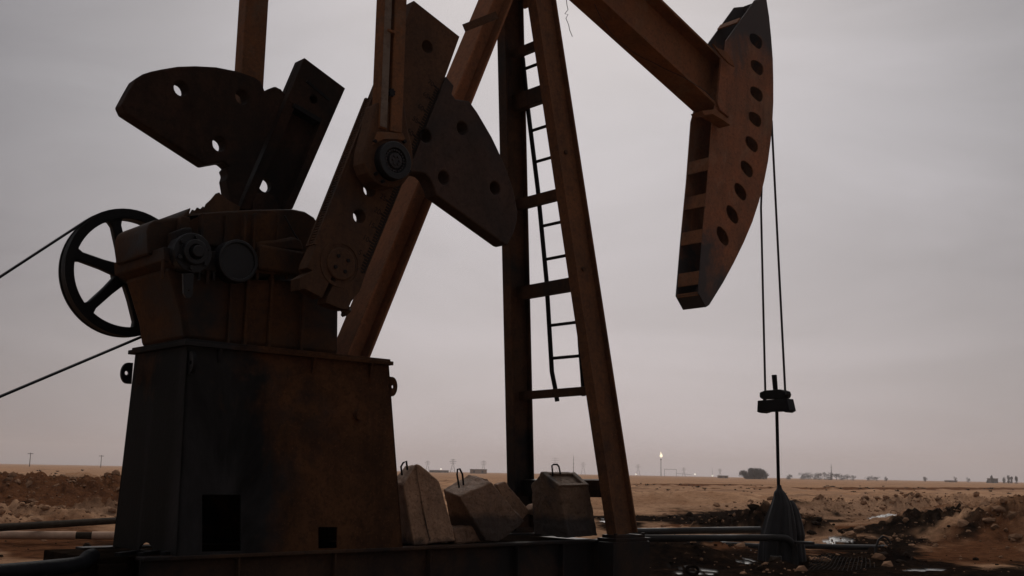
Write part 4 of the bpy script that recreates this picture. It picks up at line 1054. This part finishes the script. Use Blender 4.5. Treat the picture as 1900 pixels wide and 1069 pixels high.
# left side pipes
pipe([gp(-220,985.5,.24), gp(0,979,.22), gp(100,973,.22), gp(215,966,.22), gp(420,953,.22)], .045, 'pipeline', 'thin dark dusty pipeline, higher of the two left of the pedestal', mat=M_GREYPIPE)
pts = [gp(-300,991,.1), gp(0,993,.1), gp(140,993.7,.1)]; PP = empty('pipeline', gp(100,993,.1), 'pale coated pipeline with a dark joint band left of the pedestal', 'pipe')
mb = MB(); mb.tube([gp(-300,991.5,.1), gp(0,993,.1), gp(141,993.7,.1)], .05, 14); mb.build('pipe_length', M_PALEPIPE, PP, smooth=True)
mb = MB(); mb.tube([gp(171,993.9,.1), gp(230,994.2,.1), gp(420,995,.1)], .05, 14); mb.build('pipe_length', M_PALEPIPE, PP, smooth=True)
mb = MB(); mb.tube([gp(139,993.7,.1), gp(173,993.9,.1)], .043, 14); mb.build('joint_band', M_GREYPIPE, PP, smooth=True)
hz = [onY(-260, 1092, 6.6), onY(-60, 1068, 6.7), onY(60, 1057, 6.8), onY(130, 1050, 6.9), onY(152, 1046, 6.93), onY(163, 1036, 6.95), onY(172, 1032, 7.0)]
pipe(hz, .05, 'black_hose', 'thick black hose curving along the bottom left corner up to the skid', 'hose', M_HOSE)

# ------------------------------------------------------------------ the far plain
def far_pole(px, ytop, D, label, kind='pole', w=.16):
    base = at(px, D); base.z = gz(base.x, base.y)
    yh = 877.5+(px-950)*.0184; h = (yh-ytop)/FPX*D+.95-base.z
    root = None
    mb = MB()
    rt = Vector((sa, -ca, 0))
    if kind == 'pole':
        mb.tube([base, base+Vector((0,0,h))], [w, w*.7], 6)
        mb.bar(base+Vector((0,0,h*.92))-rt*1.0, base+Vector((0,0,h*.92))+rt*1.0, Vector((0,0,1)), Vector((ca,sa,0)), .1, .1)
        return tag(mb.build('utility_pole', M_FARSTEEL), label, 'utility pole')
    if kind == 'mast':
        mb.tube([base, base+Vector((0,0,h))], [w, w*.5], 6)
        for k in range(1, 5): mb.bar(base+Vector((0,0,h*k/5))-rt*w*2, base+Vector((0,0,h*k/5))+rt*w*2, Vector((0,0,1)), Vector((ca,sa,0)), w*.5, w*.5)
        return tag(mb.build('radio_mast', M_FARSTEEL), label, 'mast')
    tw = h*.17
    for s1 in (-1, 1):
        for s2 in (-1, 1):
            b1 = base+rt*tw*s1+Vector((ca,sa,0))*tw*s2
            mb.tube([b1, base+rt*tw*.25*s1+Vector((0,0,h*.65)), base+rt*tw*.2*s1+Vector((0,0,h))], w, 4)
    for k in range(6):
        z0 = h*k/8; z1 = h*(k+1)/8; a0 = tw*(1-.75*min(1, k/5.2)); a1 = tw*(1-.75*min(1, (k+1)/5.2)); s = 1 if k % 2 else -1
        mb.tube([base+rt*a0*s+Vector((0,0,z0)), base-rt*a1*s+Vector((0,0,z1))], w*.6, 4)
    for f_, L_ in ((.68, .2), (.8, .26), (.92, .18)):
        mb.bar(base+Vector((0,0,h*f_))-rt*h*L_, base+Vector((0,0,h*f_))+rt*h*L_, Vector((0,0,1)), Vector((ca,sa,0)), w*1.2, w*1.2)
    return tag(mb.build('power_pylon', M_FARSTEEL), label, 'power pylon', 'power pylons on the horizon')
far_pole(55, 842, 420, 'thin utility pole on the horizon nearest the left edge', w=.14)
far_pole(187, 846, 470, 'thin utility pole on the horizon just left of the pedestal', w=.14)
far_pole(793, 855, 1300, 'small faint pylon directly right of the upright tan block peak', 'pylon', .6*.2)
far_pole(840, 852, 1100, 'clearest lattice pylon, standing above the tipped block loop', 'pylon', .6*.25)
far_pole(897, 855, 1250, 'faint pylon between the long brown building and the far samson leg', 'pylon', .6*.22)
far_pole(1030, 849, 1500, 'faint pylon behind the lifting loop of the oily block', 'pylon', .6*.18)
far_pole(1064, 847, 800, 'slim dark mast between the two samson legs', 'mast', .25)
far_pole(1082, 858, 1600, 'very faint pylon between slim mast and near samson leg', 'pylon', .6*.2)
far_pole(1184, 862, 1600, 'very faint pylon just right of the near samson leg', 'pylon', .6*.2)
far_pole(1269, 868, 1500, 'short faint pylon right of the portal frame', 'pylon', .6*.2)
far_pole(1336, 870, 1500, 'short faint pylon left of the dark tree clump', 'pylon', .6*.22)
far_pole(1322, 870, 1100, 'short thin mast above a bright yard light', 'mast', .15)
far_pole(1543, 863, 900, 'thin mast rising from the grove right of the polished rod', 'mast', .3)

def far_block(px0, px1, ytop, D, name, label, cat, mat, dep=5, lift=.5, gable=False):
    p0, p1 = at(px0, D), at(px1, D); yh = 877.5+((px0+px1)/2-950)*.0184
    z0 = min(gz(p0.x, p0.y), gz(p1.x, p1.y))-.1; z1 = (yh-ytop)/FPX*D+.95; f_ = Vector((ca, sa, 0))*dep
    root = empty(name, (p0+p1)/2, label, cat)
    mb = MB(); mb.hexa([Vector((p0.x,p0.y,z0)),Vector((p1.x,p1.y,z0)),Vector((p1.x,p1.y,z0))+f_,Vector((p0.x,p0.y,z0))+f_,Vector((p0.x,p0.y,z1)),Vector((p1.x,p1.y,z1)),Vector((p1.x,p1.y,z1))+f_,Vector((p0.x,p0.y,z1))+f_])
    w = mb.build('wall', mat, root)
    L_ = (p1-p0); l = L_.length; e = L_.normalized(); up = Vector((0,0,1))
    mb = MB(); mb.bar(p0-e*.3+Vector((0,0,z1+.12))+f_*.5, p1+e*.3+Vector((0,0,z1+.12))+f_*.5, f_.normalized(), up, dep*.55, .12); mb.build('roof', M_FARWALL if mat is not M_FARWALL else M_FARSTEEL, root)
    nd = max(2, int(l/4))
    for k in range(nd):
        c = p0+e*(l*(k+.5)/nd)+up*(z0+(z1-z0)*.5); mb = MB(); mb.obox(c, e, f_.normalized(), up, min(.6, l/nd*.25), .05, (z1-z0)*.25); mb.build('window', M_FARDARK, root)
    return root
far_block(872, 903, 871.5, 700, 'building', 'long low brown building on the horizon left of the far samson leg', 'building', M_FARWALL)
far_block(797, 832, 873, 900, 'building', 'low grey sheds on the horizon behind the tan block peak', 'building', M_FARSTEEL)
far_block(1334, 1351, 883.3, 700, 'building', 'flat brown hut on the horizon left of the dark tree clump', 'building', M_FARWALL)
far_block(1838, 1852, 889, 800, 'building', 'pale building between dark trees near the right edge', 'building', M_FARSTEEL)
far_block(1758, 1776, 892.2, 800, 'building', 'low hut on the horizon left of the rightmost trees', 'building', M_FARWALL)
def gantry():
    D = 1100; p0, p1 = at(1233, D), at(1255, D); z = 7.3
    mb = MB(); up = Vector((0,0,1))
    for p in (p0, p1): mb.tube([p, p+up*z], .17, 6)
    mb.tube([p0+up*z, p1+up*z], .17, 6); mb.tube([p1+up*3.5, at(1285, D)+up*2.2], .13, 6)
    tag(mb.build('pipe_gantry', M_FARSTEEL), 'grey goalpost shaped pipe gantry right of the flare stack', 'gantry')
gantry()
def flare():
    D = 1200; b0 = at(1226.5, D); up = Vector((0,0,1)); rt = Vector((sa,-ca,0)); h = (883-853)/FPX*D+.95
    root = empty('flare_stack', b0, 'tall thin flare stack with a bright burning flame on the horizon', 'flare stack')
    mb = MB(); mb.tube([b0, b0+up*h*.92, b0+up*h*.93, b0+up*h], [.42,.36,.75,.75], 8); mb.build('stack', M_FARSTEEL, root)
    c = b0+up*((883-847.5)/FPX*D+.95)
    mb = MB(); P = [(-.1,.2),(0,.7),(.8,1.4),(1.7,1.6),(2.7,1.0),(3.3,.42),(4.2,.5),(5.0,.25),(5.8,.08)]
    mb.tube([c+up*(z_-1.5)+rt*(.35*math.sin(z_*.8)) for z_, r_ in P], [r_ for z_, r_ in P], 14); mb.build('flame', M_FLAME, root, smooth=True)
flare()
for px, py, lb_ in ((1180,883,'bright yard lamp on the horizon nearest the near samson leg'), (1289.5,880.5,'bright yard lamp at the right end of the pipe gantry'), (1322,883.5,'bright yard lamp below the short thin mast'), (818,870.5,'yard lamp over the low grey sheds')):
    D = 900; b0 = at(px, D); yh = 877.5+(px-950)*.0184; zc = (yh-py)/FPX*D+.95; zc = max(zc, 1.6)
    root = empty('yard_lamp', b0, lb_, 'lamp', 'yard lamps on the horizon')
    mb = MB(); mb.tube([b0, b0+Vector((0,0,zc))], .07, 5); mb.build('lamp_post', M_FARSTEEL, root)
    mb = MB(); c = b0+Vector((0,0,zc)); mb.tube([c-Vector((0,0,.6)), c-Vector((0,0,.3)), c+Vector((0,0,.3)), c+Vector((0,0,.6))], [.2,.45,.45,.2], 8); mb.build('lamp_head', M_LAMP, root, smooth=True)

def foliage(mb, c, rx, rz, n, s, rnd_):
    for k in range(n):
        while True:
            p = Vector((rnd_.uniform(-1,1), rnd_.uniform(-1,1), rnd_.uniform(-1,1)))
            if .25 < p.length < 1: break
        q = c+Vector((p.x*rx, p.y*rx, p.z*rz)); a = Vector((rnd_.gauss(0,1), rnd_.gauss(0,1), rnd_.gauss(0,1))).normalized(); b_ = a.orthogonal().normalized()
        z = s*rnd_.uniform(.5, 1.3); mb.add([q+a*z, q+b_*z*.7, q-a*z*.6, q-b_*z*.7], [(0,1,2,3)])
def tree(px, ytop, wpx, D, label, dens=1.0, seed=0, cat='tree', group='trees along the horizon', name='tree', lobes=None):
    rnd_ = random.Random(seed*77+int(px)); b0 = at(px, D); b0.z = gz(b0.x, b0.y); yh = 877.5+(px-950)*.0184
    h = (yh-ytop)/FPX*D+.95-b0.z; w = wpx/FPX*D/2
    root = empty(name, b0, label, cat, group)
    mb = MB(); up = Vector((0,0,1))
    mb.tube([b0-up*.2, b0+up*h*.5, b0+up*h*.85], [h*.035, h*.022, h*.008], 6)
    for k in range(5):
        a = rnd_.random()*6.28; st = b0+up*h*rnd_.uniform(.2,.5); mb.tube([st, st+Vector((math.cos(a)*w*.6, math.sin(a)*w*.6, h*.28))], [h*.014, h*.005], 5)
    mb.build('trunk', M_BARK, root)
    mb = MB()
    nl = lobes*2 if lobes else rnd_.randint(10, 15)
    for k in range(nl):
        a = rnd_.random()*6.28; r_ = w*.62*rnd_.random()**.5; zc = h*(.1+.72*(k+.5)/nl if dens > 2 else rnd_.uniform(.06, .82))
        foliage(mb, b0+Vector((math.cos(a)*r_, math.sin(a)*r_, zc)), w*(rnd_.uniform(.36,.5) if dens > 2 else rnd_.uniform(.22,.42)), h*rnd_.uniform(.16,.26), int(50*dens), h*.055, rnd_)
    mb.build('crown', M_TREE, root, weld=False)
    return root
tree(1384, 873, 26, 560, 'dark dense tree at the left end of the tree clump left of the polished rod', 2.4, 1, lobes=12)
tree(1400, 868.5, 30, 560, 'largest dark dense tree in the clump left of the polished rod', 3, 2, lobes=14)
tree(1411, 869.5, 26, 560, 'dark dense tree at the right end of the tree clump left of the polished rod', 2.4, 3, lobes=12)
tree(1422, 874, 14, 600, 'small pale tree trailing the right end of the tree clump', .8, 4)
tree(1464, 877, 16, 700, 'small tree just right of the polished rod', 1, 5)
far_trees = [(1490,876,12),(1500,875,12),(1512,876,14),(1520,878,12),(1533,876,10),(1541,874,10),(1552,876,14),(1562,878,14),(1572,879,14),(1584,882,10)]
for i, (px, yt, w) in enumerate(far_trees):
    tree(px, yt+(.8 if i % 3 else 0), w*1.6, 760, 'thin crowned tree in the ragged grove right of the polished rod', .7, 10+i, group='grove right of the polished rod')
for i, (px, yt, w) in enumerate([(1610,884,10),(1618,883,12),(1626,884,10)]): tree(px, yt, w*1.6, 800, 'low tree in the small row right of the grove', .8, 30+i, group='small row of low trees')
tree(1645, 884, 10, 800, 'lone small tree right of the small row of low trees', .9, 40)
tree(1717, 884.5, 9, 850, 'lone round tree on the empty middle of the right horizon', .9, 41)
tree(1773, 884.5, 9, 900, 'pale spindly tree, left one of two above a low hut', .4, 42)
tree(1797, 885.5, 9, 900, 'pale spindly tree, right one of two above a low hut', .4, 43)
tree(1832, 889, 9, 760, 'short dark bush-like tree left of the pale building', 1, 44)
tree(1841, 882.5, 8, 760, 'tall dark tree at the left end of the pale building', 1, 45)
tree(1864, 886, 9, 760, 'small tree at the right end of the pale building', .8, 46)
for i, px in enumerate((1871, 1878, 1886)): tree(px, 883.5, 8, 760, ['first', 'middle', 'last'][i]+' of the three tall trees nearest the right edge', .8, 50+i)

def shrub(px, py, wpx, hpx, label, group, seed):
    p = grd(px, py); D = Vector((p.x, p.y, 0)).length; w = wpx/FPX*D/2; h = hpx/FPX*D
    rnd_ = random.Random(seed); mb = MB()
    for k in range(55):
        a = rnd_.random()*6.28; l = rnd_.uniform(.4, 1); tip = p+Vector((math.cos(a)*w*l, math.sin(a)*w*l, h*rnd_.uniform(.25, 1)*(1.15-l*.5)))
        b_ = p+Vector((math.cos(a)*w*.25, math.sin(a)*w*.25, 0)); s_ = Vector((-math.sin(a), math.cos(a), 0))*w*.07
        mb.add([b_-s_, b_+s_, tip+s_*.5, tip-s_*.5], [(0,1,2,3)])
    tag(mb.build('shrub', M_SCRUB, weld=False), label, 'shrub', group)
rs = random.Random(21)
for k in range(170):
    px = rs.uniform(1175, 1900); py = rs.choice([rs.uniform(897, 906), rs.uniform(903, 918), rs.uniform(908, 935)])+(px-1200)*.014
    shrub(px, py, 5+10*rs.random()**2, rs.uniform(1.5, 2.5)+2.5*rs.random()**3, 'low dry brown shrub on the sandy plain right of the samson post', 'dry shrubs on the right plain', k)
for k in range(12):
    shrub(rs.uniform(-20, 220), rs.uniform(874, 886), rs.uniform(8, 14), rs.uniform(2.5, 4.5), 'low dry shrub on the plain behind the left sand bank', 'dry shrubs on the left plain', 100+k)

# ------------------------------------------------------------------ air, sky and light
hz_ = MB(); hz_.box(-3700, 3700, -3700, 3700, -3, 70)
hzo = hz_.build('haze', None); tag(hzo, 'pale dusty haze lying over the whole desert plain', 'haze', kind='stuff')
m = bpy.data.materials.new('haze_air'); m.use_nodes = True; ns, ln = m.node_tree.nodes, m.node_tree.links
ns.remove(ns['Principled BSDF']); pv = ns.new('ShaderNodeVolumePrincipled'); pv.inputs['Color'].default_value = (.96,.90,.88,1); pv.inputs['Density'].default_value = .0003; pv.inputs['Anisotropy'].default_value = .2
ln.new(pv.outputs[0], ns['Material Output'].inputs['Volume']); hzo.data.materials.append(m)

SUN_AZ, SUN_EL = head-R(3), R(36)
w = bpy.data.worlds.new('World'); SC.world = w; w.use_nodes = True; ns, ln = w.node_tree.nodes, w.node_tree.links
bg = ns['Background']
sky = ns.new('ShaderNodeTexSky'); sky.sky_type = 'NISHITA'; sky.sun_disc = False; sky.sun_elevation = SUN_EL; sky.sun_rotation = math.pi/2-SUN_AZ
sky.air_density = 1.0; sky.dust_density = 4.0
tc = ns.new('ShaderNodeTexCoord')
gl = (math.cos(SUN_AZ)*math.cos(SUN_EL), math.sin(SUN_AZ)*math.cos(SUN_EL), math.sin(SUN_EL))
# grey-mauve cloud deck, thinner and brighter on the side where the sun hides, heavier all round
vm = ns.new('ShaderNodeVectorMath'); vm.operation = 'MULTIPLY'; vm.inputs[1].default_value = (1, 1, 0); ln.new(tc.outputs['Generated'], vm.inputs[0])
vn = ns.new('ShaderNodeVectorMath'); vn.operation = 'NORMALIZE'; ln.new(vm.outputs[0], vn.inputs[0])
vd = ns.new('ShaderNodeVectorMath'); vd.operation = 'DOT_PRODUCT'; ln.new(vn.outputs[0], vd.inputs[0]); vd.inputs[1].default_value = (math.cos(SUN_AZ), math.sin(SUN_AZ), 0)
mp = ns.new('ShaderNodeMapping'); mp.inputs['Scale'].default_value = (1.2, 1.2, 4.5); ln.new(tc.outputs['Generated'], mp.inputs[0])
nz = noise(ns, ln, mp.outputs[0], 2.2, 7, .55, .6)
h1 = ns.new('ShaderNodeMath'); h1.operation = 'MULTIPLY_ADD'; ln.new(vd.outputs['Value'], h1.inputs[0]); h1.inputs[1].default_value = .5; h1.inputs[2].default_value = .5-.03
ad = ns.new('ShaderNodeMath'); ad.operation = 'MULTIPLY_ADD'; ln.new(nz, ad.inputs[0]); ad.inputs[1].default_value = .058; ln.new(h1.outputs[0], ad.inputs[2])
SKYSTOPS = [(0.0, (1.6,1.55,1.6)), (.72, (2.1,2.03,2.12)), (.93, (2.43,2.34,2.48)), (.962, (3.42,3.3,3.45)), (1.0, (5.02,4.84,5.12))]
cr = ramp(ns, ln, ad.outputs[0], SKYSTOPS)
sepz = ns.new('ShaderNodeSeparateXYZ'); ln.new(tc.outputs['Generated'], sepz.inputs[0])
hzr = ns.new('ShaderNodeMapRange'); ln.new(sepz.outputs['Z'], hzr.inputs[0]); hzr.inputs[1].default_value = 0; hzr.inputs[2].default_value = .3; hzr.inputs[3].default_value = 1; hzr.inputs[4].default_value = 0
tint = mix(ns, ln, hzr.outputs[0], (1,1,1), (1.06,.995,.98))
mul = ns.new('ShaderNodeMix'); mul.data_type = 'RGBA'; mul.blend_type = 'MULTIPLY'; mul.inputs[0].default_value = 1; ln.new(cr, mul.inputs[6]); ln.new(tint, mul.inputs[7])
zen = ns.new('ShaderNodeMapRange'); ln.new(sepz.outputs['Z'], zen.inputs[0]); zen.inputs[1].default_value = .5; zen.inputs[2].default_value = .95; zen.inputs[3].default_value = 0; zen.inputs[4].default_value = 1
cl = mix(ns, ln, zen.outputs[0], mul.outputs[2], (4.2,4.0,4.1))
fin = mix(ns, ln, .95, sky.outputs[0], cl)
ln.new(fin, bg.inputs['Color']); bg.inputs['Strength'].default_value = .1

sl = bpy.data.lights.new('sun', 'SUN'); sl.energy = 1.2; sl.angle = R(25); sl.color = (1, .93, .86)
so = bpy.data.objects.new('sun', sl); COL.objects.link(so)
so.rotation_euler = Vector((-gl[0], -gl[1], -gl[2])).to_track_quat('-Z', 'Y').to_euler()

SC.view_settings.view_transform = 'Standard'; SC.view_settings.look = 'None'; SC.view_settings.exposure = 0; SC.view_settings.gamma = 1
SC.cycles.volume_bounces = 1
SC.cycles.max_bounces = 6
